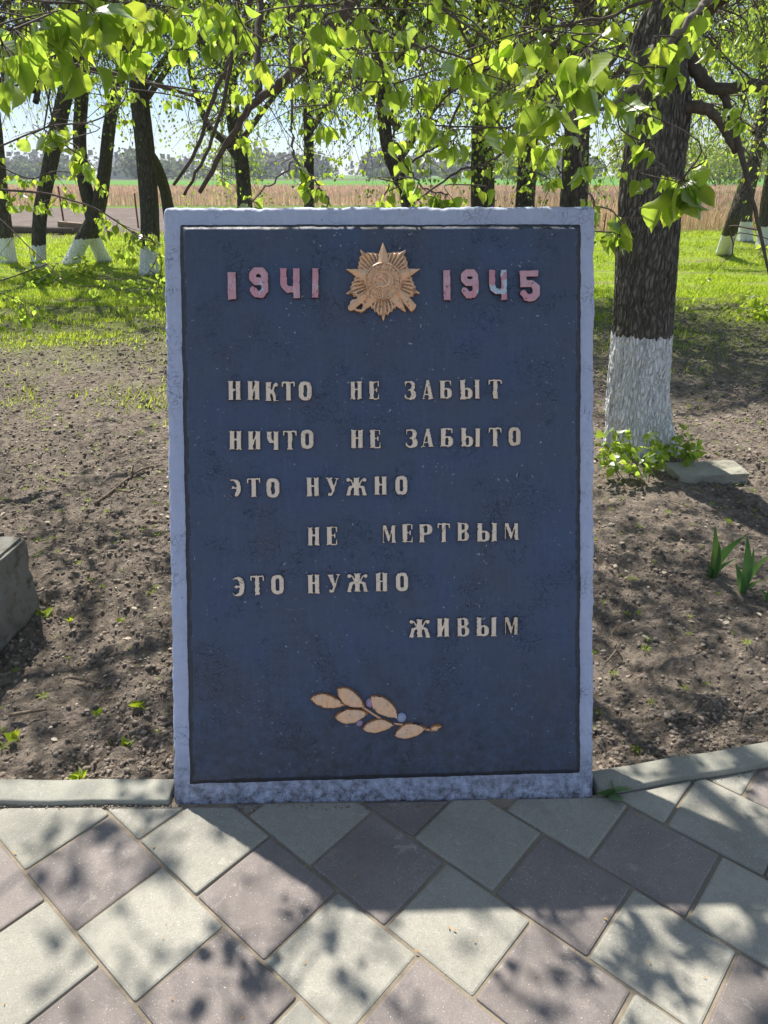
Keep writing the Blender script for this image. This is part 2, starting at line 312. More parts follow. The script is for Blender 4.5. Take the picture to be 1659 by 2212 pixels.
# ------------------------------------------------------------------ object helpers
def setp(o, label=None, cat=None, group=None, kind=None):
    if label: o['label'] = label
    if cat: o['category'] = cat
    if group: o['group'] = group
    if kind: o['kind'] = kind
    return o
def link(name, me, parent=None, loc=(0, 0, 0)):
    o = bpy.data.objects.new(name, me); COL.objects.link(o); o.location = loc
    if parent: o.parent = parent
    return o
def thing(name, label, cat, loc=(0, 0, 0), rot=(0, 0, 0), group=None):
    o = bpy.data.objects.new(name, None); COL.objects.link(o); o.location = loc; o.rotation_euler = rot
    o.empty_display_size = 0.1
    return setp(o, label, cat, group)
def npmesh(name, V, F, mats, smooth=True, mi=None, uv=None, rnd=None):
    """V (n,3); F list of polygons or (m,k) array"""
    me = bpy.data.meshes.new(name)
    V = np.asarray(V, np.float32)
    if isinstance(F, np.ndarray):
        m, k = F.shape
        me.vertices.add(len(V)); me.vertices.foreach_set('co', V.ravel())
        me.loops.add(m * k); me.loops.foreach_set('vertex_index', F.astype(np.int32).ravel())
        me.polygons.add(m); me.polygons.foreach_set('loop_start', np.arange(0, m * k, k, dtype=np.int32))
        me.update(calc_edges=True)
    else:
        me.from_pydata(V.tolist(), [], F); me.update()
    for x in (mats if isinstance(mats, (list, tuple)) else [mats]): me.materials.append(x)
    if mi is not None: me.polygons.foreach_set('material_index', np.asarray(mi, np.int32))
    if smooth: me.polygons.foreach_set('use_smooth', np.ones(len(me.polygons), bool))
    if uv is not None:
        ul = me.uv_layers.new(name='UVMap'); li = np.empty(len(me.loops), np.int32); me.loops.foreach_get('vertex_index', li)
        ul.data.foreach_set('uv', np.asarray(uv, np.float32)[li].ravel())
    if rnd is not None:
        a = me.attributes.new('rnd', 'FLOAT', 'POINT'); a.data.foreach_set('value', np.asarray(rnd, np.float32))
    return me

class MB:
    """collects tubes and boxes"""
    def __init__(s): s.v = []; s.f = []; s.n = 0
    def add(s, V, F):
        s.v.append(np.asarray(V, float)); s.f += [tuple(i + s.n for i in q) for q in F]; s.n += len(V)
    def tube(s, pts, rad, k=6, cap=True):
        P = np.array([tuple(p) for p in pts], float); n = len(P)
        rr = np.array(rad, float) if hasattr(rad, '__len__') else np.full(n, rad)
        T = np.gradient(P, axis=0); T /= (np.linalg.norm(T, axis=1)[:, None] + 1e-9)
        ref = np.array([0, 0, 1.0]) if abs(T[:, 2]).mean() < 0.8 else np.array([1.0, 0, 0])
        A = np.cross(T, ref); A /= (np.linalg.norm(A, axis=1)[:, None] + 1e-9); B = np.cross(T, A)
        th = np.arange(k) * 2 * math.pi / k
        V = P[:, None, :] + rr[:, None, None] * (np.cos(th)[None, :, None] * A[:, None, :] + np.sin(th)[None, :, None] * B[:, None, :])
        F = [(i * k + j, i * k + (j + 1) % k, (i + 1) * k + (j + 1) % k, (i + 1) * k + j) for i in range(n - 1) for j in range(k)]
        if cap: F += [tuple(range(k))[::-1], tuple((n - 1) * k + j for j in range(k))]
        s.add(V.reshape(-1, 3), F)
    def box(s, lo, hi):
        x0, y0, z0 = lo; x1, y1, z1 = hi
        s.add([(x0, y0, z0), (x1, y0, z0), (x1, y1, z0), (x0, y1, z0), (x0, y0, z1), (x1, y0, z1), (x1, y1, z1), (x0, y1, z1)],
              [(0, 3, 2, 1), (4, 5, 6, 7), (0, 1, 5, 4), (1, 2, 6, 5), (2, 3, 7, 6), (3, 0, 4, 7)])
    def mesh(s, name, mat, origin=(0, 0, 0), smooth=True):
        V = np.concatenate(s.v) - np.array(origin)[None]
        return npmesh(name, V, s.f, mat, smooth)

def spline(pts, n=6):
    P = [Vector(p) for p in pts]; o = []
    if len(P) < 3: return [P[0].lerp(P[-1], i / n) for i in range(n + 1)]
    Q = [P[0] * 2 - P[1]] + P + [P[-1] * 2 - P[-2]]
    for i in range(1, len(Q) - 2):
        for j in range(n):
            t = j / n; a, b, c, d = Q[i - 1], Q[i], Q[i + 1], Q[i + 2]
            o.append(0.5 * ((2 * b) + (c - a) * t + (2 * a - 5 * b + 4 * c - d) * t * t + (3 * b - a - 3 * c + d) * t ** 3))
    o.append(P[-1]); return o

# ------------------------------------------------------------------ relief builder (rounded raised shapes)
def relief(name, sdf, x0, x1, y0, y1, nx, ny, hfn, mats, base=-0.002, side_mat=1, zoff=0.0, uvs=False):
    """shape where sdf>0; top surface height hfn(x,y,d); side walls go down to base"""
    xs = np.linspace(x0, x1, nx); ys = np.linspace(y0, y1, ny); X, Y = np.meshgrid(xs, ys)
    D = sdf(X, Y); D[0, :] = np.minimum(D[0, :], -1e-4); D[-1, :] = np.minimum(D[-1, :], -1e-4); D[:, 0] = np.minimum(D[:, 0], -1e-4); D[:, -1] = np.minimum(D[:, -1], -1e-4)
    ins = D > 0
    V = []; idx = {}
    def gv(i, j):
        k = (i, j)
        if k not in idx: idx[k] = len(V); V.append((xs[j], ys[i], 0))
        return idx[k]
    def ev(a, b):
        k = (min(a, b), max(a, b), 'e')
        if k not in idx:
            (i0, j0), (i1, j1) = a, b; d0, d1 = D[i0, j0], D[i1, j1]; t = min(0.95, max(0.05, d0 / (d0 - d1)))
            idx[k] = len(V); V.append((xs[j0] + (xs[j1] - xs[j0]) * t, ys[i0] + (ys[i1] - ys[i0]) * t, 1))
        return idx[k]
    F = []; B = []
    cnt = ins[:-1, :-1].astype(int) + ins[1:, :-1] + ins[:-1, 1:] + ins[1:, 1:]
    for i, j in zip(*np.nonzero(cnt)):
        cs = [(i, j), (i, j + 1), (i + 1, j + 1), (i + 1, j)]
        if cnt[i, j] == 4: F.append(tuple(gv(*c) for c in cs)); continue
        poly = []; kinds = []
        for q in range(4):
            a, b = cs[q], cs[(q + 1) % 4]
            if ins[a]: poly.append(gv(*a)); kinds.append(0)
            if ins[a] != ins[b]: poly.append(ev(a, b)); kinds.append(1)
        if len(poly) >= 3:
            F.append(tuple(poly))
            for q in range(len(poly)):
                if kinds[q] and kinds[(q + 1) % len(poly)]: B.append((poly[q], poly[(q + 1) % len(poly)]))
    V = np.array(V); edge = V[:, 2] > 0.5
    DV = np.where(edge, 0.0, sdf(V[:, 0], V[:, 1]))
    V[:, 2] = hfn(V[:, 0], V[:, 1], np.maximum(DV, 0)) + zoff
    nb = len(V); bi = {}; W = []
    for a, b in B:
        for v in (a, b):
            if v not in bi: bi[v] = nb + len(W); W.append((V[v, 0], V[v, 1], base))
        F.append((b, a, bi[a], bi[b]))
    V = np.concatenate([V, np.array(W)]) if W else V
    me = npmesh(name, V, F, mats, True)
    mi = np.zeros(len(F), np.int32); mi[len(F) - len(B):] = min(side_mat, len(mats) - 1); me.polygons.foreach_set('material_index', mi)
    return me

def seg(x, y, ax, ay, bx, by, r0, r1=None):
    r1 = r0 if r1 is None else r1
    dx, dy = bx - ax, by - ay; t = np.clip(((x - ax) * dx + (y - ay) * dy) / (dx * dx + dy * dy + 1e-12), 0, 1)
    return r0 + (r1 - r0) * t - np.hypot(x - ax - dx * t, y - ay - dy * t)
def boxs(x, y, x0, y0, x1, y1): return np.minimum(np.minimum(x - x0, x1 - x), np.minimum(y - y0, y1 - y))
def ell(x, y, cx, cy, rx, ry, p=2.0):
    return (1 - (np.abs((x - cx) / rx) ** p + np.abs((y - cy) / ry) ** p) ** (1 / p)) * min(rx, ry)
def polys(x, y, pts):
    """signed distance to a polygon"""
    n = len(pts); d = np.full(np.shape(x), 1e9); s = np.full(np.shape(x), -1.0)
    for i in range(n):
        ax, ay = pts[i]; bx, by = pts[(i + 1) % n]
        d = np.minimum(d, -seg(x, y, ax, ay, bx, by, 0.0))
        c = ((ay > y) != (by > y)) & (x < (bx - ax) * (y - ay) / (by - ay + 1e-12) + ax)
        s = np.where(c, -s, s)
    return s * d

# ================================================================== PAVEMENT
K = 1.6 / 1.5
def paving():
    base = link('pavement', None); base['kind'] = 'structure'
    # sandy bed seen in the joints
    kerbL = [(-3.2, 1.545), (-0.585, 1.545)]
    bed = MB(); bed.box((-3.6, -1.2, -0.09), (3.6, 1.49, -0.0065)); bm_ = bed
    # wedge of bed up to the angled right kerb
    bm_.add([(-3.6, 1.49, -0.0065), (3.6, 1.49, -0.0065), (3.6, 2.2, -0.0065), (0.6, 1.575, -0.0065), (-3.6, 1.55, -0.0065)], [(0, 1, 2, 3, 4)])
    link('joint_sand', bed.mesh('joint_sand', M['grout'], smooth=False), base)
    th = R(-41.0); e1 = Vector((math.cos(th), math.sin(th))); e2 = Vector((-math.sin(th), math.cos(th)))
    rows = {-3: -1.343 - 0.118, -2: -1.343, -1: -1.219, 0: -1.328, 1: -0.717, 2: -0.82, 3: -0.696, 4: -0.6, 5: -0.48}
    pitch_s = 0.2355 * K; n0 = 0.601 * K; pn = 0.2262 * K
    L1 = [(-0.585, 1.536), (0.604, 1.560)]      # slab foot
    def halfplanes():
        hp = []
        hp.append((Vector((0, -1)), -1.527))                      # left kerb front: y <= 1.527
        a = R(12.0); nrm = Vector((math.sin(a), -math.cos(a))); pt = Vector((0.604, 1.563)); hp2 = (nrm, nrm.dot(pt))
        return hp, hp2
    (hpL,), hpR = halfplanes()
    def clip(poly, n, d):
        o = []
        for i in range(len(poly)):
            a, b = poly[i], poly[(i + 1) % len(poly)]; da, db = n.dot(a) - d, n.dot(b) - d
            if da >= 0: o.append(a)
            if (da >= 0) != (db >= 0): o.append(a.lerp(b, da / (da - db)))
        return o
    cnt = 0
    for r in range(-9, 8):
        s0 = rows.get(r)
        if s0 is None: s0 = rows[-3] + (0.118 if r % 2 else 0) if r < 0 else rows[5] + (0.118 if r % 2 else 0)
        s0 *= K
        for k in range(-12, 16):
            sa = s0 + k * pitch_s; na = n0 + r * pn
            g = 0.0032
            cx = e1 * (sa + pitch_s / 2) + e2 * (na + pn / 2)
            if cx.y < -0.9 or abs(cx.x) > 2.6 or cx.y > 2.4: continue
            jit = random.uniform(-0.0015, 0.0015)
            poly = [e1 * (sa + g) + e2 * (na + g), e1 * (sa + pitch_s - g) + e2 * (na + g), e1 * (sa + pitch_s - g) + e2 * (na + pn - g), e1 * (sa + g) + e2 * (na + pn - g)]
            poly = [p + e1 * jit for p in poly]
            # cut against slab foot and kerbs
            if cx.x > 0.60: n_, d_ = hpR; poly = clip(poly, n_, d_)
            else:
                fn = Vector((math.sin(R(1.2)), -math.cos(R(1.2)))); fd = fn.dot(Vector((0.0096, 1.556))) + 0.007
                if cx.x < -0.66: poly = clip(poly, hpL[0], hpL[1])
                else:
                    poly = clip(poly, fn, fd)
                    if min(p.x for p in poly or [Vector((0, 0))]) < -0.6: poly = clip(poly, hpL[0], hpL[1] - .0)
            if len(poly) < 3: continue
            c = sum(poly, Vector((0, 0))) / len(poly)
            ar = abs(sum(poly[i].x * poly[(i + 1) % len(poly)].y - poly[(i + 1) % len(poly)].x * poly[i].y for i in range(len(poly)))) / 2
            if ar < 0.0012: continue
            light = (k % 2 == 0)
            if r == 4: light = k % 4 != 2
            if r == 0 and k == -1: light = True
            cl = [poly[0]]                                          # drop near-duplicate corners
            for p in poly[1:]:
                if (p - cl[-1]).length > 0.006 and (p - cl[0]).length > 0.006: cl.append(p)
            if len(cl) < 3: continue
            bm = bmesh.new(); vs_ = [bm.verts.new((p.x - c.x, p.y - c.y, -0.05)) for p in cl]
            f = bm.faces.new(vs_)
            if f.normal.z < 0: f.normal_flip()
            ex = bmesh.ops.extrude_face_region(bm, geom=[f]); tv = [v for v in ex['geom'] if isinstance(v, bmesh.types.BMVert)]
            for v in tv: v.co.z = 0.0
            bm.verts.ensure_lookup_table()
            es = [e for e in bm.edges if abs(e.verts[0].co.z - e.verts[1].co.z) > 0.02]
            bmesh.ops.bevel(bm, geom=es, offset=0.006, segments=2, profile=0.5, affect='EDGES')
            es = [e for e in bm.edges if all(v.co.z > -0.001 for v in e.verts)]
            bmesh.ops.bevel(bm, geom=es, offset=0.006, segments=2, profile=0.5, affect='EDGES')
            bmesh.ops.recalc_face_normals(bm, faces=bm.faces)
            me = bpy.data.meshes.new('paving_tile'); bm.to_mesh(me); bm.free()
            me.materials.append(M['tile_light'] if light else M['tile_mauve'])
            o = link('paving_tile', me, base, (c.x, c.y, random.uniform(-0.0025, 0.002)))
            o.rotation_euler = (random.uniform(-0.008, 0.008), random.uniform(-0.008, 0.008), random.uniform(-0.006, 0.006))
            cnt += 1
    # kerb stones
    def kerb(p, q, wd, z1):
        p, q = Vector(p), Vector(q); L = (q - p).length; ang = math.atan2((q - p).y, (q - p).x)
        bm = bmesh.new(); bmesh.ops.create_cube(bm, size=1)
        for v in bm.verts: v.co = Vector(((v.co.x + 0.5) * L, (v.co.y + 0.5) * wd, v.co.z * 0.16 - 0.08 + z1))
        bmesh.ops.subdivide_edges(bm, edges=[e for e in bm.edges if abs(e.verts[0].co.x - e.verts[1].co.x) > 0.1], cuts=14)
        for v in bm.verts: v.co.y += 0.0018 * math.sin(v.co.x * 19 + p.x * 5); v.co.z += 0.001 * math.sin(v.co.x * 27)
        es = [e for e in bm.edges if len(e.link_faces) == 2 and e.link_faces[0].normal.dot(e.link_faces[1].normal) < 0.5]
        bmesh.ops.bevel(bm, geom=es, offset=0.007, segments=3, profile=0.5, affect='EDGES')
        me = bpy.data.meshes.new('kerb_stone'); bm.to_mesh(me); bm.free(); me.materials.append(M['kerb'])
        me.polygons.foreach_set('use_smooth', np.ones(len(me.polygons), bool))
        o = link('kerb_stone', me, base, (p.x, p.y, 0)); o.rotation_euler = (0, 0, ang)
    kerb((-3.6, 1.531), (-1.602, 1.531), 0.086, 0.012); kerb((-1.596, 1.531), (-0.60, 1.538), 0.083, 0.014)
    a = R(12.0); d = Vector((math.cos(a), math.sin(a))); p0 = Vector((0.612, 1.567))
    kerb(p0, p0 + d * 0.985, 0.078, 0.02); kerb(p0 + d * 0.991, p0 + d * 1.98, 0.078, 0.02); kerb(p0 + d * 1.986, p0 + d * 2.98, 0.078, 0.02)
    # plain continuation of the paving behind the photographer
    return base
paving()

# ================================================================== SOIL BED, GROUND
def soil_h(x, y):
    h = 0.018 * fbm(x * 1.3, y * 1.3, o=3, s=5) + 0.018 * fbm(x * 9, y * 9, o=4, s=11, g=0.62)
    r = 1 - np.abs(fbm(x * 26, y * 26, o=3, s=31, g=0.6)); h = h + 0.017 * (r - 0.6) * np.clip(0.55 + 1.1 * fbm(x * 1.7, y * 1.7, o=2, s=55), 0.40, 1.0)
    return h
def edge_y(x):      # back edge of the kerb line
    return np.where(x < 0.0, 1.618, 1.60 + (np.maximum(x, 0) - 0.6) * math.tan(R(12)) + 0.045)
def bed_z(X, Y):
    T = Y - edge_y(X)
    Z = -0.022 + soil_h(X, Y); ed = np.clip(T / 0.05, 0, 1); Z = Z * ed + (-0.012) * (1 - ed)
    fade = np.clip((9.3 - T) / 0.9, 0, 1) * np.clip((np.abs(X) < 0) + (6.2 - np.abs(X)) / 0.8, 0, 1)
    return Z - 0.09 * (1 - fade) + 0.05 * np.exp(-((X - 1.66) ** 2 + (Y - 4.5) ** 2) / 0.5)
def soil():
    nx = 620; ys = [0.0]
    d = 0.0085
    while ys[-1] < 9.4: ys.append(ys[-1] + d); d *= 1.0105
    ys = np.array(ys); xs = np.linspace(-1, 1, nx); xs = np.sign(xs) * np.abs(xs) ** 1.35 * 6.2
    X, T = np.meshgrid(xs, ys); Y = T + edge_y(X)
    under = (X > -0.62) & (X < 0.64)
    Y = np.where(under & (T < 0.5), np.maximum(Y, 1.60), Y)
    Z = bed_z(X, Y)
    V = np.stack([X, Y, Z], -1).reshape(-1, 3); ny = len(ys)
    i = np.arange((ny - 1) * (nx - 1)); r, c = i // (nx - 1), i % (nx - 1); a = r * nx + c
    F = np.stack([a, a + 1, a + nx + 1, a + nx], 1)
    o = link('soil_bed', npmesh('soil_bed', V, F, M['soil'])); o['kind'] = 'structure'
soil()
def far_h(x, y): return -0.055 + 0.03 * fbm(x * 0.35, y * 0.35, o=3, s=71)
def ground():
    def ax(a, b, d0, g):
        o = [a]; d = d0
        while o[-1] < b: o.append(o[-1] + d); d *= g
        return o
    yp = ax(1.52, 900, 0.12, 1.03); xp = ax(0, 700, 0.15, 1.045)
    xs = np.array([-v for v in xp[1:]][::-1] + xp); ys = np.array(yp)
    X, Y = np.meshgrid(xs, ys); nx = len(xs); ny = len(ys)
    Z = far_h(X, Y) * 1.0
    Z = np.where(Y < 9, Z - 0.02, Z) - 0.02 * np.clip((1.62 - Y) / 0.1, 0, 1)
    V = np.stack([X, Y, Z], -1).reshape(-1, 3)
    i = np.arange((ny - 1) * (nx - 1)); r, c = i // (nx - 1), i % (nx - 1); a = r * nx + c
    F = np.stack([a, a + 1, a + nx + 1, a + nx], 1)
    o = link('ground', npmesh('ground', V, F, M['ground'])); o['kind'] = 'structure'
    # ground behind and beside the photographer
    m = MB(); m.box((-700, -700, -0.4), (700, 1.5, -0.10)); o = link('ground', m.mesh('ground_behind', M['ground'], smooth=False)); o['kind'] = 'structure'
ground()

# ---------------------------------------------------------------- scatter helper
def scatter(name, tV, tF, P, S, rotz, tilt, mat, origin=None, rnd=None, smooth=True, aniso=None):
    """copies of a template with per-copy position, scale, spin, tilt -> one mesh (stuff)"""
    tV = np.asarray(tV, float); tF = np.asarray(tF); n = len(P); k = len(tV)
    c, s = np.cos(rotz), np.sin(rotz); ct, st = np.cos(tilt), np.sin(tilt)
    S = np.asarray(S)[:, None] if np.ndim(S) == 1 else S
    v = tV[None] * S[:, None, :]
    y = v[..., 1] * ct[:, None] - v[..., 2] * st[:, None]; z = v[..., 1] * st[:, None] + v[..., 2] * ct[:, None]; x = v[..., 0]
    X = x * c[:, None] - y * s[:, None]; Yv = x * s[:, None] + y * c[:, None]
    V = np.stack([X, Yv, z], -1) + P[:, None, :]
    F = (tF[None] + (np.arange(n) * k)[:, None, None]).reshape(-1, tF.shape[1])
    rr = np.repeat(rng.random(n) if rnd is None else rnd, k)
    me = npmesh(name, V.reshape(-1, 3), F, mat, smooth, rnd=rr)
    o = link(name, me); o['kind'] = 'stuff'; return o
ICO = bmesh.new(); bmesh.ops.create_icosphere(ICO, subdivisions=1, radius=1.0)
icoV = np.array([v.co[:] for v in ICO.verts]); icoF = np.array([[v.index for v in f.verts] for f in ICO.faces]); ICO.free()
icoV = icoV * (1 + 0.28 * np.sin(icoV[:, [1, 2, 0]] * 4.1 + 1.3)); icoV[:, 2] *= 0.62

def soil_points(n, ymax=6.5, pw=1.6):
    u = rng.random(n); t = 0.03 + (u ** pw) * (ymax - 1.6); x = rng.uniform(-1, 1, n) * (0.9 + 0.62 * (t + 1.6))
    y = edge_y(x) + t; ok = ~((np.abs(x - 0.01) < 0.63) & (t < 0.1 + 0.0))
    ok &= ~((np.abs(x) < 0.62) & (y < 2.25) & (y > 1.5) & (t < 0.02))
    x, y = x[ok], y[ok]; z = bed_z(x, y)
    return np.stack([x, y, z], -1)
P = soil_points(100000, 9.5, 1.35); P = P[rng.random(len(P)) < np.clip(0.6 + 1.3 * fbm(P[:, 0] * 1.7, P[:, 1] * 1.7, o=2, s=55), 0.40, 1)]; n = len(P); S = (0.0026 + 0.0105 * rng.random(n) ** 3.6)[:, None] * rng.uniform(0.7, 1.3, (n, 3)) * (0.7 + 0.12 * P[:, 1:2])
scatter('soil_clods', icoV, icoF, P + np.array([0, 0, 0.001]), S, rng.random(n) * 6.28, rng.normal(0, 0.5, n), M['clod'], smooth=False)
# straw, stalks and pale dead leaves lying on the soil
sv = np.array([(-.5, 0, 0), (-.17, .03, .02), (.17, .0, .03), (.5, -.05, 0), (-.5, .012, .006), (-.17, .045, .028), (.17, .015, .036), (.5, -.04, .004)]); sf = np.array([(0, 1, 5, 4), (1, 2, 6, 5), (2, 3, 7, 6)])
P = soil_points(8000, 6.5, 1.3); n = len(P); L = 0.02 + 0.06 * rng.random(n) ** 2.5
S = np.stack([L, np.minimum(L, 0.05) * rng.uniform(.6, 1.8, n), L], -1)
scatter('dry_stalks', sv, sf, P + np.array([0, 0, 0.006]), S, rng.random(n) * 6.28, rng.normal(0, .2, n), M['straw'])
cv = np.array([(0, -.5, 0), (.3, -.2, .08), (.32, .25, .1), (0, .55, .02), (-.3, .2, .12), (-.28, -.25, .06)]); cf = np.array([(0, 1, 2), (0, 2, 3), (0, 3, 4), (0, 4, 5)])
P = soil_points(2400, 9.5, 0.8); n = len(P)
scatter('dead_leaf_bits', cv, cf, P + np.array([0, 0, 0.008]), 0.008 + 0.024 * rng.random(n) ** 2, rng.random(n) * 6.28, rng.normal(0, .25, n), M['chip'])
# seedlings
ang = np.arange(5) * 2.51; lv = []; lf = []
for a in ang:
    c, s = math.cos(a), math.sin(a); b = len(lv); r = 1 - 0.25 * (a % 1)
    for (x, y, z) in [(0.05, 0, 0.05), (.45, -.16, .45), (.5, .16, .5), (1.0 * r, 0, .42)]: lv.append((c * x - s * y, s * x + c * y, z))
    lf += [(b, b + 1, b + 2), (b + 1, b + 3, b + 2)]
P = soil_points(4200, 9.5, 0.60); n = len(P)
scatter('seedlings', lv, np.array(lf), P, 0.008 + 0.018 * rng.random(n), rng.random(n) * 6.28, rng.normal(0, .2, n), M['grass'])

# ---------------------------------------------------------------- lawn
def lawn():
    n = 330000
    u = rng.random(n); Y = 5.0 * (24.5 / 5.0) ** (u ** 0.85); X = rng.uniform(-1, 1, n) * (0.60 * Y + 0.6)
    nz = fbm(X * 0.55, Y * 0.9, o=4, s=91); fine = fbm(X * 2.4, Y * 2.4, o=2, s=93)
    d = np.clip((Y - 4.9 + 1.3 * nz - np.where(X > 0, 1.2, 0)) / 4.0, 0, 1) ** 1.25
    strip = np.exp(-((Y - 9.9 - 0.12 * np.sin(X * 2)) / 0.42) ** 2) * (X < 0.3); d = d * (1 - 0.93 * strip)
    path = np.exp(-((Y - 12.3 - 0.05 * X) / 0.22) ** 2) * (X < 0); d *= 1 - 0.8 * path
    bare = np.clip((nz * 0.7 + fbm(X * 0.25, Y * 1.6, o=2, s=97) - 0.30) * 4, 0, 1); d *= 1 - 0.85 * bare
    d *= np.clip(0.75 + fine, 0, 1)
    ok = rng.random(n) < d; X, Y = X[ok], Y[ok]; n = len(X)
    Z = np.maximum(bed_z(X, Y), far_h(X, Y)) - 0.002; Z = np.where((Y > 10.6) | (np.abs(X) > 6), far_h(X, Y), Z)
    bv = np.array([(-.5, 0, -.1), (.5, 0, -.1), (.1, .35, .55), (0, .75, 1.0)]); bf = np.array([(0, 1, 2), (0, 2, 3)])
    wd = 0.004 + 0.00085 * Y; ht = (0.022 + 0.035 * rng.random(n)) * (1 + 0.02 * Y)
    S = np.stack([wd * rng.uniform(.7, 1.5, n), ht * 0.9, ht], -1)
    scatter('grass', bv, bf, np.stack([X, Y, Z], -1), S, rng.random(n) * 6.28, rng.normal(0, .25, n), M['grass'])
lawn()
def reeds():
    n = 60000
    u = rng.random(n); X = rng.uniform(-1, 1, n); Yn = 44 + 34 * u ** 1.3; X = X * (0.62 * Yn + 4)
    near = rng.random(n) < 0.42; Yr = 24.8 + 20 * rng.random(n); Xr = 4.5 + rng.random(n) * (0.62 * Yr - 1)
    X = np.where(near, Xr, X); Y = np.where(near, Yr, Yn)
    bv = np.array([(-.5, 0, 0), (.5, 0, 0), (.35, .02, .8), (.9, .06, .86), (.2, .05, 1.0), (-.5, .05, .84), (-.3, .02, .8)]); bf = np.array([(0, 1, 2), (0, 2, 6), (6, 2, 4), (2, 3, 4), (6, 4, 5)])
    S = np.stack([0.010 + 0.0006 * Y, np.full(n, 1.0), (0.62 + 0.30 * rng.random(n) + 0.10 * fbm(X * .4, Y * .4, o=2)) * np.where(Y > 40, 0.9, 1.08)], -1)
    scatter('reeds', bv, bf, np.stack([X, Y, np.full(n, -0.06)], -1), S, rng.normal(0, .9, n), rng.normal(0, .20, n), M['reed'])
reeds()
def bushes(name, N, xr, yr, hr, mat, wr=(2, 5), q=110, leaf=(0.35, 0.8)):
    bv = np.array([(-.5, -.5, 0), (.5, -.5, 0), (.5, .5, .15), (-.5, .5, .1)]); bf = np.array([(0, 1, 2, 3)])
    PP = []
    for i in range(N):
        cx, cy, h, wd = random.uniform(*xr), random.uniform(*yr), random.uniform(*hr), random.uniform(*wr)
        v = rng.normal(0, 1, (q, 3)); v /= np.linalg.norm(v, axis=1)[:, None]; v *= rng.random((q, 1)) ** 0.4
        PP.append(np.stack([cx + v[:, 0] * wd, cy + v[:, 1] * wd, h * 0.5 + v[:, 2] * h * 0.5], -1))
    P = np.concatenate(PP); n = len(P)
    S = rng.uniform(*leaf, n)
    return scatter(name, bv, bf, P, S, rng.random(n) * 6.28, rng.uniform(0, 3.1, n), mat, smooth=False)
bushes('distant_wood', 190, (-260, 260), (285, 330), (5, 11), M['hazebush2'], (4, 9), 120, (0.7, 1.8))
bushes('distant_bushes', 60, (-230, 230), (268, 285), (3, 8), M['hazebush'], (3, 7), 120, (0.6, 1.5))
def mound(name, label, cat, x, y, h, wd, q, mat, leaf, seed_p=None):
    v = rng.normal(0, 1, (q, 3)); v /= np.linalg.norm(v, axis=1)[:, None]; v *= rng.random((q, 1)) ** 0.45
    P = np.stack([v[:, 0] * wd, v[:, 1] * wd, h * 0.52 + v[:, 2] * h * 0.5], -1)
    bv = np.array([(-.4, -.5, 0), (.4, -.5, 0), (.4, .5, .15), (-.4, .5, .1)])
    o = scatter('foliage', bv, np.array([(0, 1, 2, 3)]), P, rng.uniform(*leaf, q), rng.random(q) * 6.28, rng.uniform(0, 3.1, q), mat, smooth=False)
    del o['kind']; t = thing(name, label, cat, (x, y, -0.05)); o.parent = t
    b = MB()
    for i in range(7):
        a = i * 0.9; b.tube([(0, 0, 0), (math.cos(a) * wd * .3, math.sin(a) * wd * .3, h * .4), (math.cos(a) * wd * .7, math.sin(a) * wd * .7, h * .85)], [h * .015, h * .01, h * .004], 4)
    link('stem', b.mesh('stem', M['branch']), t)
    return t
# pale willows and round trees standing in the far field
mound('willow_tree', 'pale round willow far across the field, between the forked tree and the pale trunk pair', 'tree', -47, 262, 11, 9, 900, M['willow'], (0.5, 1.4))
mound('willow_tree', 'white blossoming tree in the far hedge left of the thick double trunk', 'tree', -78, 255, 8, 6, 600, M['hazebush'], (0.5, 1.2))
mound('willow_tree', 'tall yellow-green willow beyond the reeds seen just left of the big trunk', 'tree', 25.5, 78, 6.4, 4.2, 3800, M['willow'], (0.14, 0.34))
mound('round_bush', 'rounded yellow-green bush in the reeds right of the big trunk', 'bush', 38, 92, 5.2, 6.0, 2600, M['willow'], (0.16, 0.4))
mound('willow_tree', 'soft green willow behind the reeds above the right end of the slab', 'tree', 19.5, 112, 5.6, 4.5, 2000, M['willow'], (0.2, 0.45))

def house(x, y, wd, dp, h, rh, label):
    t = thing('farmhouse', label, 'house', (x, y, -0.05))
    m = MB(); m.box((-wd / 2, -dp / 2, 0), (wd / 2, dp / 2, h)); link('wall', m.mesh('wall', M['wall'], smooth=False), t)
    m = MB(); e = 0.5
    m.add([(-wd / 2 - e, -dp / 2 - e, h), (wd / 2 + e, -dp / 2 - e, h), (wd / 2 + e, dp / 2 + e, h), (-wd / 2 - e, dp / 2 + e, h), (-wd / 2, 0, h + rh), (wd / 2, 0, h + rh)],
          [(0, 1, 5, 4), (2, 3, 4, 5), (1, 2, 5), (3, 0, 4), (0, 3, 2, 1)]); link('roof', m.mesh('roof', M['roof'], smooth=False), t)
    m = MB(); m.box((-0.5, -0.5, h + rh * 0.4), (0.4, 0.4, h + rh + 1.0)); link('chimney', m.mesh('chimney', M['roof'], smooth=False), t)
    for k in range(3):
        wx = -wd * 0.32 + k * wd * 0.32; m = MB(); m.box((wx - 0.6, -dp / 2 - 0.06, 1.0), (wx + 0.6, -dp / 2 + 0.02, 2.3)); link('window', m.mesh('window', M['glassdark'], smooth=False), t)
house(-90, 276, 11, 8, 3.6, 3.6, 'grey-roofed farmhouse in the far hedge left of the thick double trunk')
0 and house(-36, 266, 18, 9, 3.6, 3.0, 'long low grey barn across the field just left of the top centre of the slab')
0 and house(-12, 270, 14, 8, 3.6, 3.2, 'pale farmhouse across the field above the top centre of the slab')

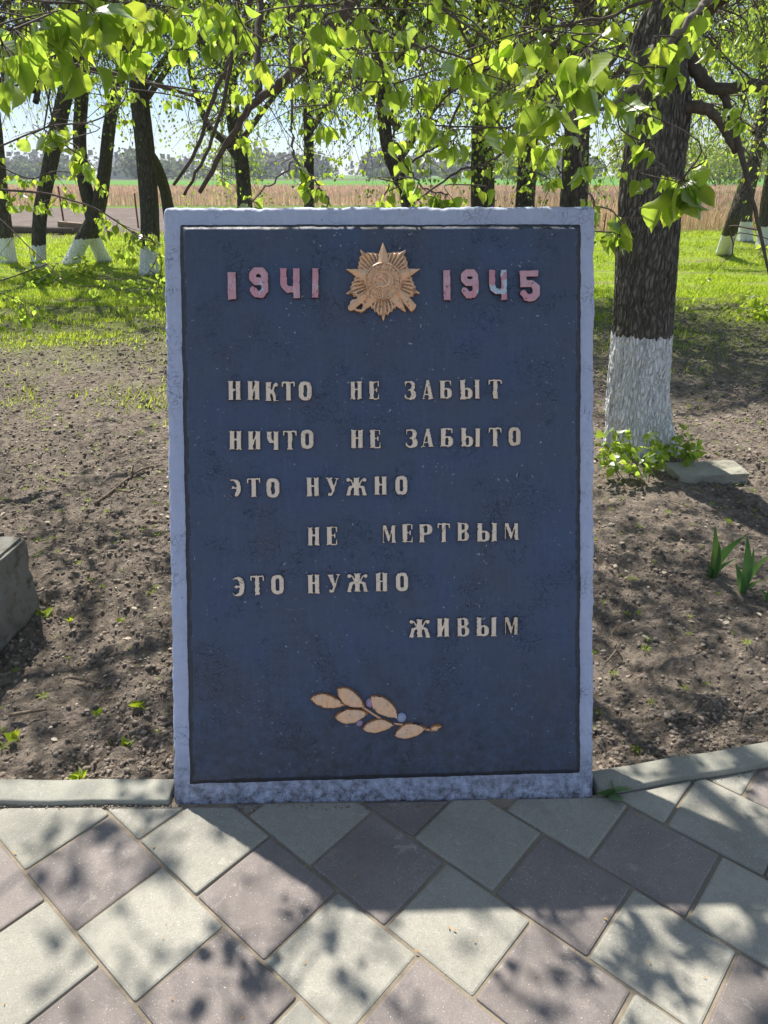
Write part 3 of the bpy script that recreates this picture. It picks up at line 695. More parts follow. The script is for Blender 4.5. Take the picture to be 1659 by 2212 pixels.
# fence posts and bits by the ploughed plot
def post(px, yb, yt, label):
    b = gnd(px, yb, -0.05); t = at(px + 1, yt, b.y); h = t.z + 0.05
    m = MB(); m.tube([(0, 0, -0.2), (0.004, 0, h * 0.5), (0.012, 0, h)], 0.028, 6); o = link('fence_post', m.mesh('fence_post', M['rust']), None, tuple(b))
    setp(o, label, 'post', 'rusty fence posts along the ploughed plot'); return b, h
b1, h1 = post(141, 500, 402, 'thin rusty fence post between the slender leaning tree and the forked tree')
b2, h2 = post(299, 492, 417, 'thin rusty fence post directly left of the thick double trunk')
b3, h3 = post(1304, 497, 460, 'thin dark post at the reed edge just right of the slab top corner')
o = MB(); o.box((-0.34, -0.2, 0), (0.34, 0.2, 0.3)); me = o.mesh('crate', M['wood'], smooth=False)
p = gnd(154, 503, -0.05); t_ = thing('wooden_crate', 'small tan broken wooden crate lying at the foot of the left rusty post', 'crate', tuple(p), (0.0, 0.1, 0.2))
for k in range(4):
    m = MB(); m.box((-0.34, -0.2 + 0.0, 0.005 + k * 0.078), (0.34, 0.2, 0.072 + k * 0.078)); link('plank', m.mesh('plank', M['wood'], smooth=False), t_)
p = gnd(70, 505, -0.05); m = MB(); m.tube([(-1.3, 0, 0.1), (-0.5, 0.05, 0.12), (0.4, 0, 0.1), (1.25, -0.05, 0.09)], [0.11, 0.12, 0.1, 0.08], 8)
setp(link('fallen_log', m.mesh('fallen_log', M['branch']), None, tuple(p)), 'dark fallen log lying at the lawn edge behind the two leftmost tree trunks', 'log')

# ================================================================== MEMORIAL SLAB
LEAN = R(22.5); YAW = R(1.2); S0 = Vector((0.0096, 1.556, 0.0))
slab = thing('memorial_slab', 'tall leaning lavender-framed memorial slab with navy panel and raised lettering behind the paving', 'memorial', tuple(S0), (R(90) - LEAN, 0, YAW))
Rm = Matrix.Rotation(YAW, 3, 'Z') @ Matrix.Rotation(R(90) - LEAN, 3, 'X')
def loc_slab(sx, sy, z=0.018):
    d = rayd(sx * 0.5486, sy * 0.5486); n = Rm @ Vector((0, 0, 1)); o = S0 + n * z
    t = n.dot(o - Vector((0, 0, H))) / n.dot(d); q = Vector((0, 0, H)) + d * t - S0
    l = Rm.transposed() @ q; return l.x, l.y
FX0, FX1, FY0, FY1 = -0.600, 0.586, -0.03, 1.647
def sdf_frame(x, y):
    b = boxs(x, y, FX0, FY0, FX1, FY1)
    r = 0.016; qx = np.maximum(np.maximum(FX0 + r - x, x - FX1 + r), 0); qy = np.maximum(np.maximum(FY0 + r - y, y - FY1 + r), 0)
    b = np.minimum(b, np.where((qx > 0) & (qy > 0), r - np.hypot(qx, qy), b))
    topw = np.clip((y - 1.58) / 0.05, 0, 1)
    return b + 0.0022 * fbm(x * 14, y * 14, o=3, s=3) + (0.0030 * np.minimum(fbm(x * 13, y * 20, o=5, s=8, g=.7), 0.0)) * topw + 0.0014 * fbm(x * 60, y * 60, o=2, s=9) - 0.003
def h_frame(x, y, d):
    r = 0.013; t = np.clip(d / r, 0, 1); h = 0.0 - r * 0.7 * (1 - np.sqrt(np.clip(1 - (1 - t) ** 2, 0, 1)))
    return h + 0.0012 * fbm(x * 18, y * 18, o=4, s=13) + 0.0009 * fbm(x * 70, y * 70, o=2, s=14) * (d < 0.03)
PX0, PX1, PY0, PY1 = -0.552, 0.544, 0.058, 1.594
def sdf_panel(x, y):
    lowl = PY0 - 0.006 + 0.014 * (x - PX0) / (PX1 - PX0)
    return np.minimum(np.minimum(x - PX0, PX1 - x), np.minimum(y - lowl, PY1 - y)) + 0.0012 * fbm(x * 20, y * 20, o=2, s=23) + 0.0007 * fbm(x * 90, y * 90, o=1, s=24)
def h_panel(x, y, d):
    t = np.clip(d / 0.019, 0, 1); t = t * t * (3 - 2 * t)
    return 0.001 + 0.017 * t + 0.0007 * fbm(x * 7, y * 7, o=4, s=27) * t
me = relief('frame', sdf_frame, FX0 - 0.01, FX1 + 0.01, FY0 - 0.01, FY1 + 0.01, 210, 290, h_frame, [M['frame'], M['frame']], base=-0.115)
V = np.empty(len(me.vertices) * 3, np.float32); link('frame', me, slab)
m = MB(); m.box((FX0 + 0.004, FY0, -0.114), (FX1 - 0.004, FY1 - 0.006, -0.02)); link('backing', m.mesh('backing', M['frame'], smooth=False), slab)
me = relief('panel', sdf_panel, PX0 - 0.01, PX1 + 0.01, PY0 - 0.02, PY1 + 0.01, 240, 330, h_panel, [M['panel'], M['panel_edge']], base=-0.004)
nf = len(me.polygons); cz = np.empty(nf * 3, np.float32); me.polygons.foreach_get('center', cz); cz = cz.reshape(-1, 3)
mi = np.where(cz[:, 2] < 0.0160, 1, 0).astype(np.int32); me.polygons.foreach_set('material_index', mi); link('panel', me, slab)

# ---- glyphs: unit height, width w
def G(ch):
    def stem(x0, x1, y0=0.0, y1=1.0, s=0.035, t=True, b=True):
        def f(x, y):
            r = boxs(x, y, x0, y0, x1, y1)
            if t: r = np.maximum(r, boxs(x, y, x0 - s, y1 - 0.055, x1 + s, y1))
            if b: r = np.maximum(r, boxs(x, y, x0 - s, y0, x1 + s, y0 + 0.055))
            return r
        return f
    def bx(*a): return lambda x, y: boxs(x, y, *a)
    def sg(*a): return lambda x, y: seg(x, y, *a)
    def el(*a): return lambda x, y: ell(x, y, *a)
    def pl(*pts): return lambda x, y: polys(x, y, pts)
    D = {
     'Н': (0.74, [stem(.05, .30), stem(.44, .69), bx(.28, .50, .46, .60)], []),
     'И': (0.74, [stem(.05, .30), stem(.44, .69), pl((.28, .12), (.46, .66), (.46, .92), (.28, .40))], []),
     'К': (0.76, [stem(.05, .30), sg(.30, .50, .44, .64, .06, .055), sg(.44, .64, .50, .84, .055), el(.58, .87, .12, .11), pl((.28, .46), (.42, .62), (.56, .42), (.60, .06), (.74, .055), (.74, 0), (.48, 0), (.44, .06), (.40, .32))], []),
     'Т': (0.76, [stem(.26, .50, t=False), bx(.04, .90, .72, 1.0), sg(.06, .93, .05, .74, .055, .03), sg(.70, .93, .71, .74, .055, .03)], []),
     'О': (0.74, [el(.37, .5, .36, .505, 3.2)], [el(.37, .5, .095, .36, 3.5)]),
     'Е': (0.64, [stem(.05, .30), bx(.2, .93, .60, 1.0), sg(.57, .95, .57, .72, .045, .03), bx(.28, .49, .46, .56), sg(.47, .42, .47, .62, .035), bx(.2, 0, .60, .07), sg(.57, .05, .58, .28, .045, .03)], []),
     'З': (0.68, [el(.34, .74, .28, .265, 2.4), el(.34, .27, .33, .28, 2.4), el(.11, .17, .11, .10), bx(.05, .93, .3, 1.0), sg(.07, .95, .07, .73, .04, .025)], [el(.24, .74, .16, .18, 2.2), el(.24, .29, .14, .19, 2.2), bx(-.1, .30, .20, .70), bx(.16, .50, .22, .535)]),
     'А': (0.76, [sg(.11, .05, .34, .92, .035, .05), pl((.28, 1.0), (.48, 1.0), (.70, 0), (.44, 0), (.36, .50)), bx(.16, .22, .50, .29), bx(.0, 0, .23, .055), bx(.40, 0, .76, .055)], []),
     'Б': (0.72, [stem(.05, .30), bx(.2, .92, .64, 1.0), sg(.62, .95, .63, .74, .045, .03), el(.40, .29, .31, .295, 2.4)], [el(.37, .29, .085, .21, 3)]),
     'Ы': (1.18, [stem(.05, .30), el(.42, .29, .31, .295, 2.4), stem(.86, 1.11)], [el(.39, .29, .085, .21, 3)]),
     'Р': (0.78, [stem(.05, .30), el(.42, .70, .34, .30, 2.4)], [el(.39, .70, .09, .215, 3)]),
     'В': (0.74, [stem(.05, .30), el(.38, .76, .30, .245, 2.4), el(.40, .27, .32, .275, 2.4)], [el(.36, .76, .085, .17, 3), el(.37, .27, .09, .20, 3)]),
     'Ч': (0.74, [stem(.05, .29, .60, 1.0, b=False), sg(.17, .66, .24, .50, .12, .12), sg(.24, .48, .5, .44, .09, .06), stem(.44, .69)], []),
     'М': (0.92, [bx(.04, 0, .115, .96), bx(.0, 0, .19, .06), pl((.02, 1.0), (.27, 1.0), (.50, .40), (.45, .06), (.38, .06), (.11, .74)), pl((.38, .06), (.47, .06), (.70, .92), (.62, .98)), bx(.62, .0, .86, 1.0), bx(.585, 0, .92, .06), bx(.62, .945, .92, 1.0)], []),
     'У': (0.76, [pl((.04, .97), (.32, .97), (.50, .38), (.34, .28)), sg(.64, .95, .42, .30, .04, .05), sg(.42, .32, .30, .08, .07, .06), sg(.30, .07, .18, .10, .07, .09), bx(.0, .945, .36, 1.0), bx(.5, .945, .76, 1.0)], []),
     'Ж': (1.18, [stem(.45, .73), el(.14, .86, .11, .11), sg(.16, .93, .30, .84, .035, .04), sg(.30, .84, .44, .55, .04, .05), sg(.44, .52, .24, .44, .06, .09), sg(.24, .44, .14, .08, .10, .10), bx(.0, 0, .26, .06),
                  el(1.04, .86, .11, .11), sg(1.02, .93, .88, .84, .035, .04), sg(.88, .84, .74, .55, .04, .05), sg(.74, .52, .94, .44, .06, .09), sg(.94, .44, 1.04, .08, .10, .10), bx(.92, 0, 1.18, .06)], []),
     'Э': (0.66, [el(.28, .5, .37, .5, 2.4), el(.11, .13, .11, .10)], [el(.14, .5, .23, .40, 2.2), bx(-.3, .24, .08, .86), 'P', sg(.14, .50, .44, .50, .05), el(.2, .5, .07, .09)]),
     '1': (0.26, [bx(.01, .0, .25, 1.0)], []),
     '9': (0.68, [sg(.13, .64, .13, .78, .12), sg(.13, .78, .24, .88, .12), sg(.24, .88, .45, .88, .12), sg(.45, .88, .55, .76, .12), sg(.55, .76, .55, .24, .12), sg(.55, .24, .44, .12, .12), sg(.44, .12, .26, .12, .12), sg(.26, .12, .14, .26, .12), sg(.13, .64, .24, .54, .12), sg(.24, .54, .55, .54, .12)], []),
     '4': (0.70, [bx(.01, .48, .24, 1.0), sg(.125, .50, .16, .40, .115), sg(.16, .40, .28, .29, .115, .10), bx(.26, .20, .50, .40), bx(.46, .0, .69, 1.0)], []),
     '5': (0.66, [bx(.02, .46, .24, 1.0), bx(.02, .80, .60, 1.0), sg(.14, .57, .42, .57, .11), sg(.42, .57, .54, .46, .11, .12), sg(.54, .46, .54, .25, .12), sg(.54, .25, .42, .12, .12), sg(.42, .12, .24, .12, .12), sg(.24, .12, .13, .27, .12, .1)], []),
    }
    return D[ch]
def glyph_mesh(ch, wdt, hgt, seed, mat, chip=False, lift=0.008):
    w_, pos, neg = G(ch); sx = wdt / w_; sy = hgt
    def sdf(X, Y):
        nx_ = 0.011 * fbm(X / sx * 9 + seed * 7.1, Y / sy * 9, o=2, s=41); ny_ = 0.011 * fbm(X / sx * 9, Y / sy * 9 + seed * 3.3, o=2, s=43)
        x = X / sx + nx_; y = Y / sy + ny_; d = None
        for f in pos: v = f(x, y); d = v if d is None else np.maximum(d, v)
        mode = 0
        for f in neg:
            if isinstance(f, str): mode = 1; continue
            d = np.maximum(d, f(x, y)) if mode else np.minimum(d, -f(x, y))
        d = d + (0.0 if ch == 'М' else 0.013)
        if chip: d = d - 0.05 * np.clip(fbm(x * 4 + 3.1, y * 4 + seed, o=3, s=47) * 2, 0, 1)
        return d * min(sx, sy)
    def hf(x, y, d):
        t = np.clip(d / (0.0017), 0, 1); return lift * (0.45 + 0.55 * np.sqrt(np.clip(1 - (1 - t) ** 2, 0, 1))) + 0.0006 * fbm(x * 90 + seed, y * 90, o=2, s=49)
    nx = max(26, int(wdt / 0.0013)); ny = max(34, int(hgt / 0.0014)); m_ = 0.004
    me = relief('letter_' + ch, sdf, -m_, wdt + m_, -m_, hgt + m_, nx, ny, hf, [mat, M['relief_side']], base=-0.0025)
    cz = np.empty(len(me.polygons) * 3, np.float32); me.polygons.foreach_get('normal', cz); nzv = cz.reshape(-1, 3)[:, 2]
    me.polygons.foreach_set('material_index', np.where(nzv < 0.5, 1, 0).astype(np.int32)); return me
c1 = lambda a: (860 + a[0] * .4219, 1440 + a[1] * .4219, 860 + a[2] * .4219, 1440 + a[3] * .4219)
c2 = lambda a: (1460 + a[0] * .4219, 1440 + a[1] * .4219, 1460 + a[2] * .4219, 1440 + a[3] * .4219)
c3 = lambda a: (860 + a[0] * .4822, 1840 + a[1] * .4822, 860 + a[2] * .4822, 1840 + a[3] * .4822)
c4 = lambda a: (1460 + a[0] * .4219, 2020 + a[1] * .4219, 1460 + a[2] * .4219, 2020 + a[3] * .4219)
c5 = lambda a: (860 + a[0] * .4822, 2220 + a[1] * .4822, 860 + a[2] * .4822, 2220 + a[3] * .4822)
c6 = lambda a: (1560 + a[0] * .3617, 2380 + a[1] * .3617, 1560 + a[2] * .3617, 2380 + a[3] * .3617)
c7 = lambda a: (860 + a[0] * .2652, 1020 + a[1] * .2652, 860 + a[2] * .2652, 1020 + a[3] * .2652)
c8 = lambda a: (1700 + a[0] * .2773, 1020 + a[1] * .2773, 1700 + a[2] * .2773, 1020 + a[3] * .2773)
TXT = [(c1, 'НИКТОНЕ', [(88, 143, 215, 322), (268, 143, 392, 318), (435, 155, 568, 333), (590, 150, 720, 328), (748, 150, 876, 322), (1228, 147, 1345, 313), (1402, 146, 1505, 315)]),
 (c1, 'НИЧТОНЕ', [(98, 608, 222, 782), (273, 610, 400, 780), (445, 613, 568, 788), (602, 605, 735, 780), (768, 600, 892, 773), (1232, 598, 1355, 767), (1410, 600, 1520, 768)]),
 (c2, 'ЗАБЫТ', [(312, 143, 425, 317), (474, 137, 592, 313), (640, 138, 760, 307), (830, 132, 1025, 312), (1095, 128, 1225, 304)]),
 (c2, 'ЗАБЫТО', [(322, 593, 440, 765), (470, 588, 594, 760), (645, 584, 770, 755), (838, 582, 1028, 753), (1098, 578, 1222, 752), (1282, 577, 1400, 745)]),
 (c3, 'ЭТОНУЖНОНЕ', [(93, 92, 187, 243), (233, 88, 347, 243), (390, 92, 502, 245), (718, 86, 828, 235), (878, 86, 988, 235), (1040, 83, 1215, 230), (1270, 74, 1380, 225), (1442, 72, 1546, 222), (727, 490, 830, 636), (880, 484, 978, 633)]),
 (c4, 'МЕРТВЫМ', [(105, 112, 240, 280), (290, 104, 398, 272), (448, 102, 578, 272), (620, 95, 742, 270), (803, 90, 920, 260), (988, 92, 1185, 263), (1243, 92, 1385, 252)]),
 (c5, 'ЭТОНУЖНО', [(120, 108, 217, 265), (260, 95, 377, 254), (430, 94, 539, 247), (727, 88, 833, 242), (890, 86, 998, 236), (1048, 78, 1224, 227), (1280, 74, 1386, 224), (1448, 75, 1553, 222)]),
 (c6, 'ЖИВЫМ', [(138, 160, 372, 357), (440, 150, 583, 350), (660, 147, 800, 347), (867, 140, 1100, 342), (1175, 135, 1335, 330)]),
 (c7, '1941', [(140, 200, 275, 605), (458, 128, 750, 580), (915, 140, 1215, 590), (1388, 140, 1490, 580)]),
 (c8, '1945', [(163, 160, 268, 590), (410, 148, 670, 560), (808, 158, 1070, 590), (1243, 170, 1535, 605)])]
si = 0
for cf_, word, boxes in TXT:
    for ch, b in zip(word, boxes):
        si += 1; sx0, sy0, sx1, sy1 = cf_(b); x0, y1 = loc_slab(sx0, sy0, 0.024); x1, y0 = loc_slab(sx1, sy1, 0.024)
        xa, _ = loc_slab(sx0, sy1, 0.024); x0 = (x0 + xa) / 2; dig = ch in '1945'
        if dig: mat = M['pinkchip'] if (cf_ is c8 and ch == '4') else M['pink']
        else: mat = M['goldchip'] if (ch == 'М' and cf_ is c6) or (si in (25,)) else M['gold']
        chip = (cf_ is c3 and si == 26)
        me = glyph_mesh(ch, x1 - x0, y1 - y0, si, mat, chip, 0.011 if dig else 0.0085)
        o = link('digit' if dig else 'letter', me, slab, (x0, y0, 0.0175))
        o.rotation_euler = (0, 0, random.uniform(-0.012, 0.012))

# ---- star emblem
ex0, ey0 = loc_slab(1250 + 780 * .3315, 880 + 690 * .3315, 0.024)
exr, _ = loc_slab(1250 + 1215 * .3315, 880 + 690 * .3315, 0.024); ER = (exr - ex0)      # radius of the star tips
emb = thing('emblem', None, None, (ex0, ey0, 0.0178)); emb.parent = slab
def emb_part(name, sdf, hf, mats=None, res=0.0017, b=(-1.12, 1.12, -1.12, 1.12), base=-0.002):
    sx = [v * ER for v in b]; nx = int((sx[1] - sx[0]) / res); ny = int((sx[3] - sx[2]) / res)
    me = relief(name, lambda x, y: sdf(x / ER, y / ER) * ER, sx[0], sx[1], sx[2], sx[3], nx, ny, lambda x, y, d: hf(x / ER, y / ER, d / ER) * ER, mats or [M['copper'], M['coppere']], base=base)
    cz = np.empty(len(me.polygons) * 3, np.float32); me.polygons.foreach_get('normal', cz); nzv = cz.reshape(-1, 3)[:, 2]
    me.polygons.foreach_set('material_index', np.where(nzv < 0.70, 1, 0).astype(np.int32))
    return link(name, me, emb)
wob = lambda x, y: 0.010 * fbm(x * 9, y * 9, o=2, s=61)
def rays_sdf(x, y):
    r = np.hypot(x, y) + wob(x, y); a = np.arctan2(x, y)                       # angle from up, clockwise
    k = (a - math.pi) / (2 * math.pi / 5); f = np.abs(k - np.round(k)) * 2      # 0 on a ray-bundle axis, 1 on star-tip axis
    env = 0.98 - 0.26 * f; env = np.where(f < 0.12, 1.08 - f * 1.0, env)
    saw = 0.06 * np.abs(((a * 45 / (2 * math.pi)) % 1) - 0.5) * 2
    return np.clip(env + 0.0 - saw - r, -0.5, 0.5) * 0.9
def rays_h(x, y, d):
    r = np.hypot(x, y); a = np.arctan2(x, y); fl = np.abs(np.cos(a * 22.5)) ** 0.8
    return 0.05 + 0.045 * np.clip(d / 0.06, 0, 1) + 0.055 * fl * np.clip((r - 0.2) / 0.4, 0, 1) + 0.02 * wob(x * 2, y * 2)
emb_part('ray_plate', rays_sdf, rays_h)
def star_pts(R0, r0, n=5, off=0.0):
    return [((R0 if i % 2 == 0 else r0) * math.sin(off + i * math.pi / n), (R0 if i % 2 == 0 else r0) * math.cos(off + i * math.pi / n)) for i in range(2 * n)]
SP = star_pts(1.06, 0.42)
def star_sdf(x, y): return polys(x, y, SP) + 0.006 * fbm(x * 8, y * 8, o=2, s=67)
def star_h(x, y, d):
    r = np.hypot(x, y)
    return 0.11 + 0.75 * np.minimum(d, 0.14) + 0.015 * wob(x * 3, y * 3)
emb_part('star', star_sdf, star_h)
emb_part('rim_disc', lambda x, y: 0.50 - np.hypot(x, y + 0.02) + wob(x, y) * 0.5,
         lambda x, y, d: (lambda r: 0.215 + 0.03 * np.exp(-((r - 0.465) / 0.02) ** 2) + 0.03 * np.exp(-((r - 0.30) / 0.02) ** 2) + 0.012 * np.clip(np.sin(np.arctan2(x, y + .02) * 26) * 3, -1, 1) * (np.abs(r - 0.385) < 0.05))(np.hypot(x, y + 0.02)) + 0.02 * wob(x * 3, y * 3), b=(-.6, .6, -.6, .6), res=0.0013)
def sickle(x, y):
    # curved blade plus handle
    d = np.minimum(0.20 - np.hypot(x - 0.0, y + 0.02), np.hypot(x + 0.035, y - 0.015) - 0.165)
    d = np.where((x < -0.02) & (y > -0.05), -1, d); return np.maximum(d, seg(x, y, -0.10, -0.16, -0.17, -0.21, 0.025))
emb_part('sickle', sickle, lambda x, y, d: 0.255 + 0.5 * np.minimum(d, 0.03), b=(-.3, .3, -.3, .3), res=0.001, base=0.003)
emb_part('hammer', lambda x, y: np.maximum(seg(x, y, -0.07, 0.09, 0.16, -0.15, 0.026), polys(x, y, [(-.16, .06), (-.06, .17), (-.01, .11), (-.11, .0)])), lambda x, y, d: 0.262 + 0.5 * np.minimum(d, 0.03), b=(-.3, .3, -.3, .3), res=0.001, base=0.003)
def sabre(x, y):
    d = seg(x, y, -0.38, -0.30, -0.88, -0.72, 0.10, 0.085)
    ring = np.minimum(0.17 - np.hypot((x + 0.70) * 0.8 + (y + 0.62) * 0.3, (y + 0.66)), np.hypot((x + 0.70) * 0.8 + (y + 0.62) * 0.3, (y + 0.66)) - 0.11)
    return np.maximum(np.maximum(d, ring), seg(x, y, -0.74, -0.36, -0.60, -0.46, 0.035))
emb_part('sabre_hilt', sabre, lambda x, y, d: 0.15 + 0.9 * np.minimum(d, 0.09), b=(-1.1, -.2, -1.0, -.1))
def rifle(x, y):
    return np.maximum(seg(x, y, 0.40, -0.26, 0.60, -0.48, 0.07, 0.10), polys(x, y, [(.54, -.58), (.70, -.44), (.90, -.66), (.86, -.76), (.76, -.84)]))
emb_part('rifle_butt', rifle, lambda x, y, d: 0.15 + 0.9 * np.minimum(d, 0.10), b=(.2, 1.1, -1.0, -.1))

# ---- laurel branch
def q5(a, b): return loc_slab(1100 + a * .4521, 2600 + b * .4521, 0.022)
lau = thing('laurel_branch', None, None, (0, 0, 0.0178)); lau.parent = slab
def laurel_leaf(p, q, wd, seed):
    (x0, y0), (x1, y1) = q5(*p), q5(*q); wd *= 1.28; L = math.hypot(x1 - x0, y1 - y0); an = math.atan2(y1 - y0, x1 - x0)
    def sd(x, y):
        t = np.clip(x / L, 0, 1); h = wd * np.power(np.clip(np.sin(math.pi * t ** 0.85), 0, 1), 0.8) + 0.0012
        return np.minimum(h - np.abs(y - 0.12 * wd * np.sin(t * 4 + seed)), np.minimum(x + 0.001, L - x + 0.001)) * 0.9 + 0.0008 * fbm(x * 120 + seed, y * 120, o=2, s=77)
    def hh(x, y, d):
        rid = np.exp(-(y / 0.0025) ** 2) * 0.0016; t = np.clip(d / 0.0085, 0, 1)
        return 0.003 + 0.0085 * np.sqrt(np.clip(1 - (1 - t) ** 2, 0, 1)) + rid + 0.0010 * fbm(x * 80 + seed, y * 80, o=2, s=79)
    me = relief('leaf', sd, -0.004, L + 0.004, -wd - 0.006, wd + 0.006, int(L / 0.0017) + 8, int(wd * 2 / 0.0016) + 8, hh, [M['copper'], M['coppere']], base=-0.002)
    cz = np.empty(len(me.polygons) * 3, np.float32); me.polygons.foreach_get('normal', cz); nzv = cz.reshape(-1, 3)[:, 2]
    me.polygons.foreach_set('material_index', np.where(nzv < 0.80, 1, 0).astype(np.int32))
    o = link('laurel_leaf', me, lau, (x0, y0, 0)); o.rotation_euler = (0, 0, an)
laurel_leaf((268, 335), (575, 380), 0.0155, 1); laurel_leaf((500, 255), (745, 400), 0.0175, 2); laurel_leaf((482, 495), (775, 462), 0.0165, 3)
laurel_leaf((805, 305), (1025, 510), 0.0185, 4); laurel_leaf((720, 585), (1005, 562), 0.0150, 5); laurel_leaf((1000, 650), (1285, 585), 0.0165, 6)
laurel_leaf((1310, 615), (1418, 560), 0.007, 7)
def stem_sdf(x, y):
    d = None; pts = [q5(*p) for p in [(700, 395), (780, 445), (880, 510), (985, 552), (1060, 560), (1150, 590), (1330, 610)]]
    for a, b in zip(pts, pts[1:]):
        v = seg(x, y, *a, *b, 0.0028); d = v if d is None else np.maximum(d, v)
    return d
pa, pb = q5(680, 660), q5(1350, 370)
link('stem', relief('stem', stem_sdf, pa[0], pb[0], pa[1], pb[1], 200, 90, lambda x, y, d: 0.003 + 1.0 * np.minimum(d, 0.003), [M['copper'], M['coppere']], base=-0.002), lau)
for (a, b, r, mt) in [(793, 370, 0.0135, 'berry'), (698, 548, 0.0095, 'berry'), (1063, 498, 0.0135, 'berryblue')]:
    x, y = q5(a, b); sp_ = bmesh.new(); bmesh.ops.create_uvsphere(sp_, u_segments=16, v_segments=10, radius=r)
    for v in sp_.verts: v.co.z = v.co.z * 0.7 + r * 0.2
    me = bpy.data.meshes.new('berry'); sp_.to_mesh(me); sp_.free(); me.materials.append(M[mt]); me.polygons.foreach_set('use_smooth', np.ones(len(me.polygons), bool))
    link('berry', me, lau, (x, y, 0))

# ================================================================== STONES
def rock_box(name, label, cat, loc, size, rot, mat, rough=0.01, cuts=14, tiltf=None):
    bm = bmesh.new(); bmesh.ops.create_cube(bm, size=1.0)
    for v in bm.verts: v.co = Vector((v.co.x * size[0], v.co.y * size[1], (v.co.z + 0.5) * size[2]))
    bmesh.ops.bevel(bm, geom=list(bm.edges), offset=min(size) * 0.035, segments=2, affect='EDGES')
    bmesh.ops.subdivide_edges(bm, edges=[e for e in bm.edges if e.calc_length() > 0.05], cuts=cuts, use_grid_fill=True)
    co = np.array([v.co[:] for v in bm.verts]); nn = rough * fbm(co[:, 0] * 14, co[:, 1] * 14, co[:, 2] * 14, o=4, s=3)
    bm.normal_update()
    for v, k in zip(bm.verts, nn): v.co += v.normal * float(k)
    me = bpy.data.meshes.new(name); bm.to_mesh(me); bm.free(); me.materials.append(mat)
    o = link(name, me, None, loc); o.rotation_euler = rot; return setp(o, label, cat)
rock_box('concrete_block', 'grey weathered concrete block on the soil cut off by the left edge', 'block', (-1.84, 2.36, -0.03), (0.84, 0.52, 0.345), (0, 0, R(-5)), M['block'], 0.008)
rock_box('concrete_fragment', 'flat broken piece of concrete lying at the foot of the big whitewashed tree', 'stone', (1.87, 4.0, -0.01), (0.41, 0.20, 0.06), (R(3), R(-1), R(4)), M['slabstone'], 0.010)

# ================================================================== LEAVES AND TREES
LR = [(.0, -.0), (.26, -.07), (.46, .14), (.46, .40), (.29, .70), (.11, .90)]
mid = [(0, 0), (0, .3), (0, .62), (0, 1.08)]
tv = [(x, y, -0.05 * y * y * 1.5) for x, y in mid]
def side(s): return [(s * .25, -.06, .07), (s * .43, .15, .13), (s * .40, .42, .11), (s * .17, .76, .0)]
tv += side(1) + side(-1)
tf = [(0, 4, 5, 1), (1, 5, 6, 2), (2, 6, 7, 3), (0, 1, 9, 8), (1, 2, 10, 9), (2, 3, 11, 10)]
LEAFV = np.array(tv, float); LEAFF = np.array(tf)
LEAFS_V = np.array([(0, 0, 0), (.42, .3, .08), (0, 1.0, -.08), (-.42, .3, .08)]); LEAFS_F = np.array([(0, 1, 2, 3)])
def leaf_mats(n, D, rngn=rng):
    """random frames: D direction of the leaf (n,3); returns (n,3,3) columns x,y,z"""
    Y = D / (np.linalg.norm(D, axis=1)[:, None] + 1e-9); r = rngn.normal(0, 1, (n, 3)); X = np.cross(Y, r); X /= (np.linalg.norm(X, axis=1)[:, None] + 1e-9)
    Z = np.cross(X, Y); return np.stack([X, Y, Z], -1)
def leaves_mesh(name, P, D, S, mat, simple=False, origin=(0, 0, 0)):
    P = np.asarray(P) - np.array(origin)[None]; n = len(P); Mx = leaf_mats(n, np.asarray(D)); T = LEAFS_V if simple else LEAFV; F = LEAFS_F if simple else LEAFF
    curl = rng.uniform(-1.0, 2.6, n); tv_ = np.repeat(T[None], n, 0).copy(); tv_[..., 2] *= curl[:, None]; tv_ *= np.asarray(S)[:, None, None]; tv_[..., 0] *= rng.uniform(.8, 1.1, n)[:, None]
    V = np.einsum('nij,nkj->nki', Mx, tv_) + P[:, None, :]
    k = len(T); FF = (F[None] + (np.arange(n) * k)[:, None, None]).reshape(-1, F.shape[1])
    return npmesh(name, V.reshape(-1, 3), FF, mat, True, uv=np.tile(T[:, :2], (n, 1)), rnd=np.repeat(rng.random(n), k))

